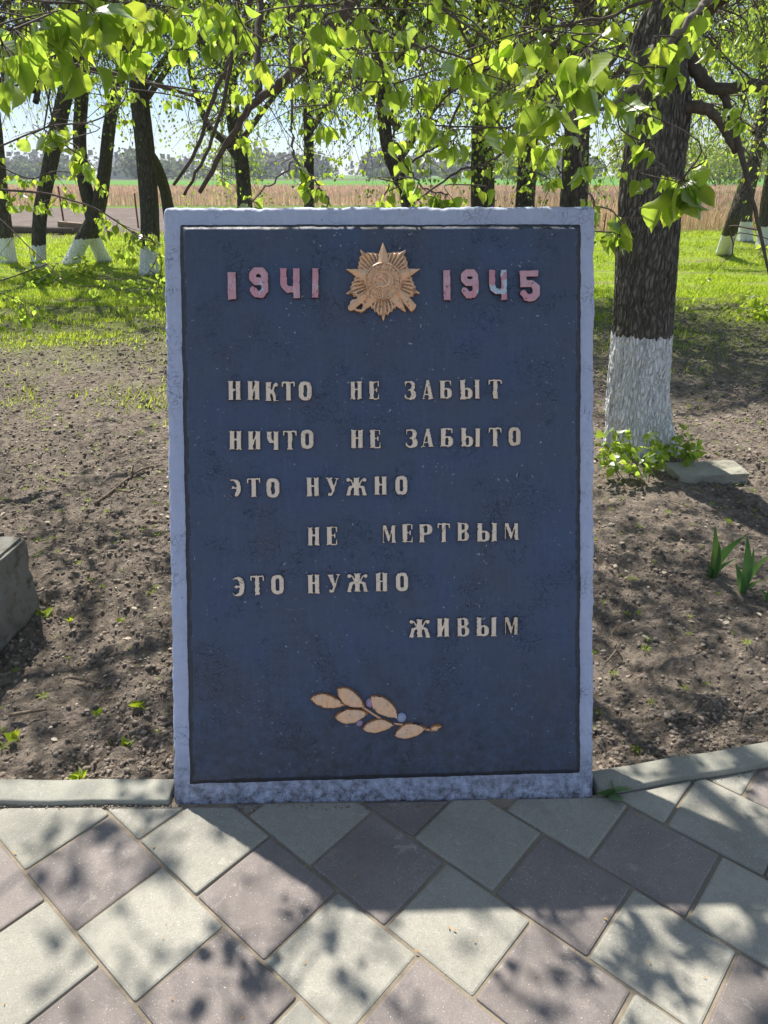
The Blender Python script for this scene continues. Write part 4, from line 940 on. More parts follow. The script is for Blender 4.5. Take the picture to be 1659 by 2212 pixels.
def bark_mesh(path, radii, k, nz, base, ridge=0.012, mat=None, flare=0.0, lobes=5, seed=0, freq=16):
    pts = spline(path, 8); P = np.array([p[:] for p in pts]); cum = np.concatenate([[0], np.cumsum(np.linalg.norm(np.diff(P, axis=0), axis=1))])
    rr0 = np.interp(np.linspace(0, 1, len(P)), np.linspace(0, 1, len(radii)), radii)
    s = np.linspace(0, cum[-1], nz); C = np.stack([np.interp(s, cum, P[:, i]) for i in range(3)], -1); rr = np.interp(s, cum, rr0)
    T = np.gradient(C, axis=0); T /= np.linalg.norm(T, axis=1)[:, None]; A = np.cross(T, np.array([0, 1.0, 0])); A /= np.linalg.norm(A, axis=1)[:, None]; B = np.cross(T, A)
    th = np.arange(k) * 2 * math.pi / k; TH, S_ = np.meshgrid(th, s)
    cx, cy = np.cos(TH), np.sin(TH)
    wv = 0.25 * fbm(cx * 2 + seed, cy * 2, S_ * 1.5, o=3, s=5)
    g = freq * rr.mean() / 0.19
    rd = 1 - np.abs(fbm(cx * g * 0.5 + wv, cy * g * 0.5 + seed, S_ * 5.0 + wv, o=3, s=15, g=0.55))
    R_ = rr[:, None] * (1 + 0.05 * fbm(cx * 1.2 + seed, cy * 1.2, S_ * 0.8, o=2, s=25)) + ridge * (rd - 0.7)
    fl = flare * np.exp(-S_ / 0.20); R_ = R_ * (1 + fl * (0.55 + 0.45 * np.cos(TH * lobes + seed)))
    V = C[:, None, :] + R_[..., None] * (cx[..., None] * A[:, None, :] + cy[..., None] * B[:, None, :]) - np.array(base)[None, None]
    i = np.arange((nz - 1) * k); r, c = i // k, i % k; a = r * k + c; b = r * k + (c + 1) % k
    F = np.stack([a, b, b + k, a + k], 1)
    return npmesh('trunk', V.reshape(-1, 3), F, mat)

# leaf bookkeeping for near trees
class Crown:
    def __init__(s, base): s.base = Vector(base); s.P = []; s.D = []; s.S = []; s.big = MB(); s.thin = MB(); s.limbs = []; s.pale = MB(); s.np = 0
    def limb(s, pts, r0, r1, k=8, n=5, keep=True):
        q = spline(pts, n); m = len(q); rad = [r0 + (r1 - r0) * (i / (m - 1)) ** 0.8 for i in range(m)]
        q2 = [p + Vector((random.gauss(0, 1), random.gauss(0, 1), random.gauss(0, 1))) * (0.12 * rad[i]) if 0 < i < m - 1 else p for i, p in enumerate(q)]
        s.big.tube(q2, rad, k)
        if keep: s.limbs += [(p, rad[i]) for i, p in enumerate(q2)]
        return q2
    def leaf(s, p, d, size): s.P.append(tuple(p)); s.D.append(tuple(d)); s.S.append(size)
    def node(s, p, size, n=3, spread=1.0):
        for i in range(n):
            h = Vector((random.gauss(0, 1), random.gauss(0, 1), 0)); h = h.normalized() if h.length > 0.01 else Vector((1, 0, 0))
            d = (h * random.uniform(0.08, 0.75) * spread + Vector((0, 0, -random.uniform(0.35, 1.1)))).normalized()
            pet = h * 0.4 * size * random.random() + Vector((0, 0, -0.12 * size)) + d * 0.25 * size; q = p + pet
            s.thin.tube([p, p + pet * 0.6 + Vector((0, 0, 0.05 * size)), q], 0.0007 + size * 0.004, 3, False)
            s.leaf(q, d, size * random.uniform(0.42, 0.86))
    def spray(s, p, d, L, size, step=0.055, droop=0.55, r=0.0025, dens=2):
        pts = [Vector(p)]; v = Vector(d).normalized(); n = max(3, int(L / step))
        for i in range(n):
            v = (v + Vector((random.gauss(0, .16), random.gauss(0, .16), random.gauss(0, .12) - droop * 0.12))).normalized(); pts.append(pts[-1] + v * step)
        s.thin.tube(pts, [r * (1 - 0.7 * i / n) for i in range(n + 1)], 4, False)
        for i in range(1, n + 1):
            if random.random() < 0.85: s.node(pts[i], size * (0.7 + 0.4 * i / n), random.randint(1, dens) + (3 if i == n else 0))
        return pts
    def connect(s, p, r=0.004, maxd=9):
        """a branchlet from the nearest limb point down to p"""
        best = min(s.limbs, key=lambda q: (q[0] - p).length + max(0, p.z - q[0].z) * 1.5); a = best[0]
        d = p - a; m1 = a + d * 0.35 + Vector((random.gauss(0, .06), random.gauss(0, .06), 0.10 * d.length)); m2 = a + d * 0.72 + Vector((random.gauss(0, .04), random.gauss(0, .04), 0.06 * d.length))
        q = spline([a, m1, m2, p], 4); n = len(q); r0 = min(best[1] * 0.7, r * (1.3 + 1.0 * d.length))
        s.thin.tube(q, [r0 + (r - r0) * i / (n - 1) for i in range(n)], 5, False); s.limbs += [(x, r0 * 0.8) for x in q[3:-2:3]]; return q
    def build(s, root, nparts=300, far_simple=False):
        P = np.array(s.P); D = np.array(s.D); S = np.array(s.S)
        link('limbs', s.big.mesh('limbs', M['branch'], tuple(s.base)), root)
        if s.thin.n: link('twigs', s.thin.mesh('twigs', M['branch'], tuple(s.base)), root)
        if s.pale.n: link('hanging_branch', s.pale.mesh('hanging_branch', M['branch_pale'], tuple(s.base)), root)
        # the leaves that show largest become parts of their own
        v = P - np.array([0, 0, H]); dep = v[:, 1] * math.cos(PITCH) - v[:, 2] * math.sin(PITCH); up = v[:, 1] * math.sin(PITCH) + v[:, 2] * math.cos(PITCH)
        u = v[:, 0] / np.maximum(dep, .1) * FPX; w_ = up / np.maximum(dep, .1) * FPX; vis = (np.abs(u) < 850) & (np.abs(w_) < 1130) & (dep > 0.3)
        sz = np.where(vis, S / np.maximum(dep, .1), 0); order = np.argsort(-sz); top = [i for i in order[:nparts] if sz[i] > 0]; rest = np.ones(len(P), bool); rest[top] = False
        variants = []
        for c in (-2.2, -1.0, 0.6, 1.5, 2.6, 3.6):
            # finer outline with serrated edge
            ys_ = np.linspace(0, 1, 15); half = []
            for j, t in enumerate(ys_):
                wdt = np.interp(t, [0, .04, .12, .25, .4, .55, .7, .82, .91, 1], [0, .22, .36, .44, .43, .36, .24, .12, .045, 0]) + (0.022 if j % 2 else -0.008) * (0 < t < .9)
                half.append((wdt, t * 1.10 - 0.10 * math.exp(-t * 9)))
            V = []; F = []
            for j, (wd, yy) in enumerate(half):
                for q_ in (-1, -.5, 0, .5, 1):
                    V.append((wd * q_, yy - (0.06 * abs(q_) if j < 3 else 0), c * (0.20 * abs(q_) * wd * 2 - 0.13 * yy * yy) + (0.012 + 0.008 * abs(c)) * math.sin(j * (0.9 + 0.2 * c) + c) * abs(q_)))
            for j in range(len(half) - 1):
                for q_ in range(4): a = j * 5 + q_; F.append((a, a + 1, a + 6, a + 5))
            V = np.array(V); me = npmesh('leaf', V, F, M['leaf'], True, uv=V[:, :2], rnd=np.zeros(len(V))); variants.append(me)
        if top:
            Mx = leaf_mats(len(top), D[top])
            for j, i in enumerate(top):
                o = bpy.data.objects.new('leaf', variants[j % len(variants)]); COL.objects.link(o); o.parent = root
                m4 = Matrix([list(Mx[j][r]) + [0] for r in range(3)] + [[0, 0, 0, 1]])
                o.matrix_basis = Matrix.Translation(Vector(P[i]) - s.base) @ m4 @ Matrix.Diagonal((S[i], S[i], S[i], 1))
        me = leaves_mesh('foliage', P[rest], D[rest], S[rest], M['leaf'], False, tuple(s.base)); o = link('foliage', me, root); o['kind'] = 'stuff'

# ---------- big whitewashed linden on the right
TB = Vector((1.64, 4.42, -0.02))
big = thing('linden_tree', 'big furrowed linden with whitewashed foot and basal shoots right of the memorial slab', 'tree', tuple(TB))
tp = [TB, at(1380, 860, 4.42), at(1392, 640, 4.42), at(1405, 420, 4.44), at(1424, 250, 4.46), at(1440, 60, 4.5), Vector((1.98, 4.55, 3.2)), Vector((2.1, 4.6, 4.6)), Vector((2.0, 4.5, 6.5)), Vector((2.1, 4.5, 8.5))]
rad = [0.185, 0.178, 0.166, 0.164, 0.156, 0.148, 0.146, 0.13, 0.09, 0.04]
link('trunk', bark_mesh(tp, rad, 190, 620, TB, 0.021, M['bark'], 0.46, 5, 1.0, 17), big)
C = Crown(TB)
# two stub limbs and the long dark limb on the right of the trunk
C.limb([at(1478, 110, 4.5), at(1520, 175, 4.45), at(1550, 192, 4.4), at(1600, 186, 4.3), at(1680, 182, 4.2), at(1900, 120, 4.0)], 0.038, 0.02)
C.limb([at(1560, 192, 4.4), at(1580, 250, 4.35), at(1600, 330, 4.25), at(1625, 430, 4.1), at(1650, 540, 4.0), at(1672, 640, 3.9)], 0.024, 0.005)
C.limb([at(1462, 236, 4.42), at(1510, 232, 4.3), at(1545, 250, 4.3), at(1575, 300, 4.3), at(1590, 330, 4.3)], 0.036, 0.016)
C.limb([at(1500, 40, 4.5), at(1570, -20, 4.3), at(1700, -90, 4.0), at(1900, -180, 3.6)], 0.06, 0.03)
# overhead limbs
L1 = C.limb([Vector((1.98, 4.5, 2.9)), Vector((1.3, 4.0, 3.4)), Vector((0.5, 3.6, 3.7)), Vector((-0.4, 3.3, 3.75)), Vector((-1.2, 3.0, 3.5))], 0.085, 0.02)
L2 = C.limb([Vector((2.0, 4.5, 3.4)), Vector((1.3, 3.4, 3.7)), Vector((0.7, 2.6, 3.4)), Vector((0.3, 2.0, 3.0)), Vector((0.1, 1.5, 2.7))], 0.07, 0.012)
L3 = C.limb([Vector((2.0, 4.5, 3.1)), Vector((1.9, 3.6, 3.2)), Vector((1.6, 2.7, 2.9)), Vector((1.3, 2.1, 2.6)), Vector((0.9, 1.7, 2.35))], 0.05, 0.008)
L4 = C.limb([Vector((2.1, 4.6, 4.4)), Vector((1.2, 4.6, 4.9)), Vector((0.2, 4.5, 5.2)), Vector((-0.9, 4.2, 5.1))], 0.07, 0.02)
L5 = C.limb([Vector((2.1, 4.6, 4.0)), Vector((2.8, 3.6, 4.3)), Vector((3.2, 2.6, 4.1)), Vector((3.3, 1.8, 3.6))], 0.07, 0.02)
L6 = C.limb([Vector((2.1, 4.6, 4.4)), Vector((2.2, 5.6, 5.0)), Vector((1.7, 6.4, 5.3)), Vector((0.8, 7.0, 5.0))], 0.06, 0.02)
L7 = C.limb([Vector((2.1, 4.6, 5.2)), Vector((1.2, 3.6, 5.9)), Vector((0.4, 2.8, 5.9))], 0.05, 0.015)
L8 = C.limb([Vector((2.1, 4.6, 4.0)), Vector((3.0, 5.2, 4.6)), Vector((3.9, 5.6, 4.6)), Vector((4.6, 5.4, 4.2))], 0.06, 0.02)
# dark branches hanging behind the slab in the centre left
def drop_branch(pts, Ys, r0, r1, pale=False, leafy=0.0, size=0.06, up=True):
    q = [at(x, y, Yd) for (x, y), Yd in zip(pts, Ys)]
    if up:
        best = min(C.limbs, key=lambda t: (t[0] - q[0]).length); top = [best[0], best[0].lerp(q[0], 0.5) + Vector((0, 0, 0.05))]; q = top + q
    sp_ = spline(q, 6); n_ = len(sp_); tb = C.pale if pale else C.big
    jit = [p + Vector((random.gauss(0, .004), random.gauss(0, .004), random.gauss(0, .004))) for p in sp_]
    tb.tube(jit, [r0 + (r1 - r0) * i / (n_ - 1) for i in range(n_)], 7 if r0 > .008 else 5)
    C.limbs += [(p, r1) for p in jit[6::3]]
    if leafy:
        for p in jit[8:]:
            if random.random() < leafy: C.node(p, size, random.randint(2, 4))
        C.node(jit[-1], size * 1.1, 4)
    return jit
drop_branch([(770, -60), (700, 70), (640, 150), (560, 215), (500, 290), (432, 412)], [3.6] * 2 + [3.7, 3.8, 3.9, 4.0], 0.034, 0.011)
drop_branch([(560, -40), (500, 120), (468, 190), (425, 320), (376, 398)], [4.2] * 5, 0.018, 0.008)
drop_branch([(520, -40), (492, 180), (450, 320), (397, 420)], [4.0] * 4, 0.014, 0.007)
drop_branch([(620, -30), (630, 150), (632, 300), (640, 345), (662, 370), (690, 402), (712, 440)], [2.5] * 7, 0.006, 0.0028, True, 0.12)
drop_branch([(638, 345), (600, 385), (560, 420), (500, 455)], [2.5, 2.52, 2.55, 2.6], 0.0035, 0.002, True, 0.12, up=False)
drop_branch([(660, 368), (664, 400), (674, 440)], [2.5] * 3, 0.003, 0.0015, True, up=False)
drop_branch([(760, -30), (790, 70), (840, 190), (850, 290), (880, 360), (915, 405), (968, 425)], [2.3] * 7, 0.006, 0.002, False, 0.35, 0.058)
drop_branch([(690, -30), (800, 60), (900, 95), (990, 120), (1100, 130)], [2.6] * 5, 0.006, 0.003, False, 0.4, 0.06)
drop_branch([(1560, -40), (1520, 10), (1470, 60), (1410, 150), (1350, 205), (1290, 235), (1200, 250), (1100, 275)], [2.2, 2.15, 2.1, 2.1, 2.1, 2.1, 2.12, 2.15], 0.011, 0.003, True, 0.3, 0.065)
drop_branch([(1395, 150), (1388, 215), (1400, 290), (1424, 350), (1452, 385), (1478, 402)], [2.25] * 6, 0.0045, 0.0022, True, 0.15, 0.06)
drop_branch([(1230, 240), (1255, 320), (1265, 385), (1285, 440), (1330, 460), (1345, 500)], [2.3] * 6, 0.004, 0.0018, True, 0.3, 0.05, up=False)
drop_branch([(1480, -30), (1300, 40), (1200, 60), (1080, 130), (960, 210), (900, 250)], [2.4] * 6, 0.006, 0.0025, False, 0.45, 0.06)
drop_branch([(1300, -40), (1225, 60), (1180, 120), (1150, 200)], [2.8] * 4, 0.007, 0.003, False, 0.4, 0.06)
drop_branch([(930, -30), (1010, 90), (1040, 190), (1095, 290), (1170, 330)], [3.0] * 5, 0.007, 0.003, False, 0.45, 0.06)
drop_branch([(1000, 200), (960, 300), (900, 340), (850, 390), (820, 440)], [3.4] * 5, 0.008, 0.003, False, 0.3, 0.05)
drop_branch([(1160, 180), (1120, 290), (1060, 350), (985, 372), (905, 430)], [3.6] * 5, 0.010, 0.004, False, 0.3, 0.05)
drop_branch([(1480, -60), (1520, 60), (1570, 130), (1680, 200)], [3.0] * 4, 0.006, 0.003, False, 0.35, 0.05)
# big drooping leaf clusters measured in the photo
for (x, y, Yd, sz, n_) in [(1270, 120, 1.65, .085, 7), (1240, 170, 1.7, .08, 6), (1200, 230, 1.8, .08, 7), (1290, 215, 1.8, .07, 6), (1475, 405, 1.75, .078, 9), (1490, 385, 1.78, .07, 5), (1460, 440, 1.78, .07, 5), (1400, 330, 2.0, .06, 4),
                           (1385, 395, 2.0, .055, 4), (1330, 520, 2.3, .06, 6), (1345, 490, 2.3, .055, 4), (1160, 250, 2.0, .07, 6), (1120, 95, 1.8, .065, 5), (1000, 130, 1.9, .06, 5), (1010, 160, 1.9, .065, 6),
                           (850, 200, 2.0, .06, 5), (905, 260, 2.1, .07, 6), (980, 320, 2.2, .065, 7), (960, 290, 2.2, .06, 5), (760, 210, 2.2, .06, 5), (690, 280, 2.4, .065, 6), (640, 200, 2.4, .05, 4), (700, 50, 1.7, .075, 7),
                           (660, 90, 1.8, .07, 6), (560, 160, 2.2, .05, 5), (530, 210, 2.4, .05, 5), (1420, 100, 2.0, .06, 4), (1440, 170, 2.1, .06, 5), (1550, 110, 2.4, .055, 4), (1600, 270, 2.6, .06, 6), (1590, 240, 2.6, .055, 5),
                           (1100, 200, 2.1, .06, 5), (1050, 420, 2.4, .055, 5), (840, 430, 2.4, .05, 4), (780, 130, 2.0, .055, 5), (1225, 300, 2.2, .055, 5), (1190, 330, 2.3, .055, 5), (1180, 400, 2.5, .05, 5)]:
    p = at(x, y - 18, Yd); C.connect(p, 0.0022); C.node(p, sz * .92, n_ + 1, 1.1)
# general sprays through the visible canopy
def sprays(N, xr, yr, Yr, size, L=(0.2, 0.5), dens=2, cr=C, yw=None):
    for i in range(N):
        x = random.uniform(*xr); y = random.uniform(*yr); Yd = random.uniform(*Yr)
        if yw and y > yw(x): continue
        p = at(x, y, Yd); cr.connect(p, 0.003)
        cr.spray(p, (random.uniform(-1, 1), random.uniform(-1, .6), random.uniform(-.5, .1)), random.uniform(*L), random.uniform(*size), dens=dens)
sprays(10, (560, 1420), (-160, 20), (1.7, 2.4), (.045, .058), (.15, .4))
sprays(28, (520, 1430), (-200, 120), (2.6, 3.8), (.036, .048), (.25, .5))
sprays(75, (480, 1350), (-150, 240), (3.6, 5.8), (.036, .048), (.25, .55), 2)
sprays(44, (620, 1320), (110, 340), (3.8, 6.0), (.034, .044), (.2, .45), 2)
sprays(46, (420, 1250), (90, 360), (5.0, 8.0), (.036, .05), (.25, .6), 2)
sprays(14, (1480, 1700), (-60, 560), (4.5, 6.5), (.04, .055), (.2, .5))
sprays(10, (1480, 1700), (-160, 120), (2.2, 4.2), (.05, .065), (.2, .5))
# out of frame, the shade-giving mass overhead
def volume(cr, N, c, e, size=(.06, .082), per=14, zmin=None):
    for i in range(N):
        v = Vector((random.gauss(0, 1), random.gauss(0, 1), random.gauss(0, 1))); v = v.normalized() * random.random() ** 0.4
        p = Vector((c[0] + v.x * e[0], c[1] + v.y * e[1], c[2] + v.z * e[2]))
        if p.z < 1.6 + 0.178 * p.y + 0.12 or p.y < 0.3: continue
        cr.connect(p, 0.004)
        cr.spray(p, (v.x, v.y, random.uniform(-.5, .2)), random.uniform(.3, .6), random.uniform(*size) * 1.2, step=0.06, dens=3)
volume(C, 62, (0.6, 3.9, 4.0), (1.9, 1.5, 1.0))
volume(C, 44, (1.0, 2.3, 3.3), (1.3, 0.8, 0.6))
volume(C, 80, (0.1, 4.6, 4.0), (1.2, .8, .5)); volume(C, 50, (1.0, 5.2, 4.2), (1.0, .9, .6))
volume(C, 34, (0.2, 4.8, 5.4), (2.0, 1.6, 0.9))
volume(C, 45, (2.9, 3.6, 4.4), (1.5, 1.8, 1.1))
volume(C, 20, (1.8, 6.2, 5.2), (2.2, 1.6, 1.0))
volume(C, 75, (0.6, 5.9, 4.7), (1.7, 1.3, 1.1))
print('big crown leaves', len(C.P))
C.build(big)
# basal shoots
def shoots(root, base, spots):
    m = MB(); P = []; D = []; S = []
    for (x, y, Yd, n_) in spots:
        tip = at(x, y + 12, Yd); n_ = n_ * 2 + 2; b = Vector((tip.x * 0.7 + base.x * 0.3, tip.y, 0.02)); q = spline([b, b.lerp(tip, .5) + Vector((random.gauss(0, .02), 0, .02)), tip], 4)
        m.tube(q, [0.0028 - 0.0018 * i / (len(q) - 1) for i in range(len(q))], 4)
        for k in range(n_):
            a = q[-1 - min(k // 2, 4)] + Vector((random.gauss(0, .018), random.gauss(0, .018), random.gauss(0, .012)))
            P.append(tuple(a)); D.append((random.gauss(0, 1), random.gauss(-.2, .7), random.uniform(-.9, .1))); S.append(random.uniform(.03, .055))
    link('basal_shoots', m.mesh('basal_shoots', M['shoot'], tuple(base)), root)['kind'] = 'stuff'
    o = link('shoot_leaves', leaves_mesh('shoot_leaves', P, D, S, M['leaf'], False, tuple(base)), root); o['kind'] = 'stuff'
shoots(big, TB, [(1302, 935, 4.0, 6), (1325, 912, 4.05, 7), (1350, 925, 4.0, 7), (1370, 950, 3.95, 5), (1400, 930, 3.95, 6), (1310, 965, 3.9, 6), (1340, 975, 3.85, 6), (1385, 975, 3.85, 6), (1420, 935, 3.95, 5), (1430, 975, 3.9, 5),
                 (1295, 985, 3.9, 5), (1360, 995, 3.8, 5), (1478, 912, 4.1, 5), (1500, 935, 4.1, 6), (1465, 940, 4.15, 6), (1490, 965, 4.05, 7), (1512, 950, 4.1, 5), (1450, 965, 4.1, 3), (1405, 955, 3.9, 4), (1332, 945, 4.0, 5)])

# ---------- linden off the left edge, its branches reach into the picture
LB = Vector((-3.7, 3.6, -0.04))
left = thing('linden_tree', 'linden standing just outside the left edge whose leafy boughs fill the upper left', 'tree', tuple(LB))
link('trunk', bark_mesh([LB, LB + Vector((.03, 0, 1.2)), LB + Vector((.12, 0, 2.6)), LB + Vector((.1, .1, 4.5)), LB + Vector((.2, .1, 6.5))], [.19, .17, .155, .12, .05], 60, 160, LB, 0.014, M['bark'], 0.3, 5, 2.0, 15), left)
C2 = Crown(LB)
C2.limb([LB + Vector((.1, 0, 2.4)), Vector((-2.9, 3.0, 2.75)), Vector((-2.1, 2.5, 2.75)), Vector((-1.3, 2.1, 2.6)), Vector((-0.6, 1.95, 2.35))], 0.06, 0.008)
C2.limb([LB + Vector((.05, 0, 1.5)), Vector((-3.2, 3.9, 1.75)), Vector((-2.7, 4.2, 1.85)), Vector((-2.2, 4.4, 1.75))], 0.04, 0.008)
C2.limb([LB + Vector((.12, 0, 2.9)), Vector((-2.9, 4.2, 3.4)), Vector((-2.0, 4.6, 3.6)), Vector((-1.0, 4.8, 3.3))], 0.06, 0.012)
C2.limb([LB + Vector((.12, 0, 2.0)), Vector((-3.2, 4.6, 2.3)), Vector((-2.7, 5.2, 2.3)), Vector((-1.8, 5.6, 2.2)), Vector((-1.0, 5.8, 2.0))], 0.045, 0.008)
C2.limb([LB + Vector((.12, 0, 4.0)), Vector((-3.0, 3.0, 4.6)), Vector((-2.2, 2.2, 4.6))], 0.06, 0.012)
C2.limb([LB + Vector((.12, 0, 3.6)), Vector((-4.0, 2.4, 4.2)), Vector((-4.2, 1.3, 4.2))], 0.06, 0.012)
C2.limb([LB + Vector((.12, 0, 3.8)), Vector((-3.9, 4.9, 4.6)), Vector((-3.2, 6.0, 4.8))], 0.06, 0.012)
def line_branch(cr, pts, Ys, r0, r1, leafy, size, per=(1, 3)):
    q = [at(x, y, Yd) for (x, y), Yd in zip(pts, Ys)]; best = min(cr.limbs, key=lambda t: (t[0] - q[0]).length); q = [best[0], best[0].lerp(q[0], .5)] + q
    s_ = spline(q, 6); n_ = len(s_); cr.thin.tube(s_, [r0 + (r1 - r0) * i / (n_ - 1) for i in range(n_)], 5, False); cr.limbs += [(p, r1) for p in s_[8::3]]
    for p in s_[8:]:
        if random.random() < leafy:
            cr.node(p, size, random.randint(*per))
            if random.random() < 0.35: cr.spray(p, (random.gauss(0, 1), random.gauss(0, 1), -.3), random.uniform(.06, .2), size, step=0.04, r=0.0015)
line_branch(C2, [(-60, 400), (93, 417), (155, 433), (212, 453), (298, 509), (350, 529)], [4.0, 4.0, 3.95, 3.9, 3.8, 3.7], .008, .002, .75, .05)
line_branch(C2, [(-40, 440), (0, 473), (76, 546), (149, 612), (215, 618)], [3.8, 3.8, 3.7, 3.6, 3.6], .005, .0015, .35, .045)
line_branch(C2, [(-40, 230), (120, 150), (260, 170), (390, 190), (550, 215)], [4.6] * 5, .009, .003, .35, .05)
line_branch(C2, [(-40, 330), (100, 275), (200, 262), (265, 220), (280, 150)], [4.8] * 5, .007, .003, .3, .045)
line_branch(C2, [(-40, 340), (60, 385), (120, 370), (190, 380)], [4.2] * 4, .005, .002, .6, .05)
line_branch(C2, [(260, 190), (370, 205), (450, 225), (560, 205)], [5.0] * 4, .006, .003, .5, .05)
line_branch(C2, [(330, 520), (348, 560), (345, 600), (335, 660), (336, 715)], [3.9] * 5, .005, .0015, .45, .038, (1, 2))
line_branch(C2, [(345, 545), (320, 590), (290, 600), (240, 600), (200, 600)], [3.95] * 5, .003, .001, .6, .036, (1, 2))
line_branch(C2, [(345, 600), (310, 640), (270, 640), (240, 620)], [3.95] * 4, .003, .001, .5, .036, (1, 2))
line_branch(C2, [(-30, 620), (20, 640), (50, 660), (60, 700)], [3.4] * 4, .004, .001, .6, .045, (1, 2))
for (x, y, Yd, sz, n_) in [(95, 295, 2.1, .06, 7), (115, 285, 2.1, .055, 5), (70, 305, 2.15, .055, 5), (178, 355, 2.1, .06, 5), (165, 330, 2.1, .05, 3), (283, 115, 1.9, .055, 6), (270, 140, 1.95, .055, 4), (30, 80, 1.45, .085, 7), (5, 110, 1.4, .08, 6), (60, 60, 1.5, .08, 6),
                           (85, 100, 1.6, .075, 6), (120, 70, 1.7, .07, 6), (160, 40, 1.7, .07, 6), (200, 80, 1.8, .065, 6), (190, 25, 1.65, .07, 6), (235, 50, 1.75, .065, 5), (300, 45, 1.8, .065, 6), (335, 70, 1.85, .06, 6), (370, 30, 1.8, .065, 6), (420, 60, 1.9, .06, 6),
                           (460, 100, 2.0, .055, 5), (390, 110, 2.0, .055, 5), (5, 180, 1.6, .07, 3), (480, 40, 1.9, .06, 5), (140, 130, 1.8, .065, 5), (90, 20, 1.6, .075, 6), (250, 10, 1.7, .07, 6), (440, 10, 1.8, .065, 6), (510, 20, 1.9, .06, 5)]:
    p = at(x, y - 16, Yd); C2.connect(p, .0022); C2.node(p, sz * .88, n_ + 1, 1.1)
sprays(10, (-60, 560), (-160, -10), (1.6, 2.5), (.045, .06), (.12, .28), 2, C2)
sprays(26, (-60, 560), (-150, 70), (2.6, 4.8), (.036, .046), (.2, .45), 2, C2)
sprays(26, (-60, 520), (60, 320), (4.2, 6.0), (.042, .055), (.12, .35), 1, C2)
volume(C2, 34, (-2.4, 4.0, 3.4), (1.5, 1.4, .7)); volume(C2, 12, (-3.6, 3.4, 4.8), (1.9, 2.0, 1.1)); volume(C2, 46, (-3.3, 6.0, 4.4), (1.4, 1.7, .9)); volume(C2, 46, (-2.3, 4.5, 3.9), (.9, .7, .4)); volume(C2, 26, (-1.2, 2.8, 3.2), (.9, .6, .4))
print('left crown leaves', len(C2.P))
C2.build(left)

# ---------- background trees
def far_crown(seed, n_leaf, mat, hz=(1.9, 6.5), spread=2.6, ls=(.055, .09)):
    """limbs and foliage around the origin (trunk axis), shared by several trees"""
    rs = random.Random(seed); big_, tw = MB(), MB(); P = []; D = []; S = []
    ends = []
    for i in range(11):
        a = i * 2.4 + rs.random(); z0 = rs.uniform(2.1, hz[1] - 1.4); L = spread * rs.uniform(.7, 1.15); h = Vector((math.cos(a), math.sin(a), 0))
        pts = [Vector((0, 0, z0)), h * L * .35 + Vector((0, 0, z0 + L * .35)), h * L * .7 + Vector((rs.gauss(0, .2), rs.gauss(0, .2), z0 + L * .42)), h * L + Vector((rs.gauss(0, .3), rs.gauss(0, .3), z0 + L * rs.uniform(-.1, .3)))]
        q = spline(pts, 5); n = len(q); big_.tube(q, [.055 * (1 - .85 * k / (n - 1)) for k in range(n)], 6, False)
        for k in range(3, n, 1):
            for rep in range(3):
                d = Vector((rs.gauss(0, 1), rs.gauss(0, 1), rs.gauss(-.35, .5))).normalized(); L2 = rs.uniform(.5, 1.3)
                p0 = q[k]; p1 = p0 + d * L2 * .5; p2 = p0 + d * L2 + Vector((0, 0, -L2 * rs.uniform(.15, .7))); s_ = spline([p0, p1, p2], 4)
                tw.tube(s_, [.012, .010, .009, .008, .006, .005, .004, .003, .002][:len(s_)], 3, False); ends.append(s_)
    for j in range(n_leaf):
        s_ = ends[int(rs.random() * len(ends))]; p = s_[min(len(s_) - 1, 2 + int(rs.random() * (len(s_) - 2) + .5))]
        c = p + Vector((rs.gauss(0, .11), rs.gauss(0, .11), rs.gauss(-.04, .12)))
        if c.z < hz[0] - .8: continue
        P.append(tuple(c)); D.append((rs.gauss(0, .6), rs.gauss(0, .6), -1 + rs.gauss(0, .4))); S.append(rs.uniform(*ls))
    return big_.mesh('limbs', M['branch']), tw.mesh('twigs', M['branch']), leaves_mesh('foliage', P, D, S, mat, True)
CV = [far_crown(1, 13000, M['leaf_far'], ls=(.04, .065)), far_crown(2, 12000, M['leaf_far'], ls=(.04, .065)), far_crown(3, 12000, M['leaf_dark'], (1.6, 6.5), 2.8, (.04, .065)), far_crown(4, 2600, M['leaf_far'], ls=(.04, .065))]
def bg_tree(name, label, paths, radii, cv=0, base=None, rot=0.0, zs=1.0, whitewash=True, cz=0.0, group='whitewashed trees standing on the lawn', nocrown=False):
    """paths: lists of world points; first is the main trunk"""
    b = Vector(base) if base else Vector(paths[0][0]); t = thing(name, label, 'tree', tuple(b), group=group)
    for i, (pt, rd) in enumerate(zip(paths, radii)):
        rd = [q * .8 for q in rd]
        link('trunk', bark_mesh(pt, rd, 26, 90, b, 0.010, M['bark_far'], 0.35 if i == 0 or pt[0][2] < .1 else 0.0, 4, i + b.x, 10), t)
    if not nocrown:
        tp_ = Vector(paths[0][min(2, len(paths[0]) - 1)])
        for nm, me in zip(('limbs', 'twigs', 'foliage'), CV[cv]):
            o = link(nm, me, t, (tp_.x - b.x, tp_.y - b.y, cz)); o.rotation_euler = (0, 0, rot); o.scale = (zs, zs, zs)
            if nm == 'foliage': o['kind'] = 'stuff'
    return t
def tpath(px, Yd, extra=None):
    q = [at(x, y, Yd) for x, y in px]; q[0].z = -0.08
    d = (q[-1] - q[-2]).normalized(); d = (d + Vector((0, 0, 1.0))).normalized()
    return q + [q[-1] + d * 1.6, q[-1] + d * 3.2]
g0 = gnd(20, 570, -.05).y
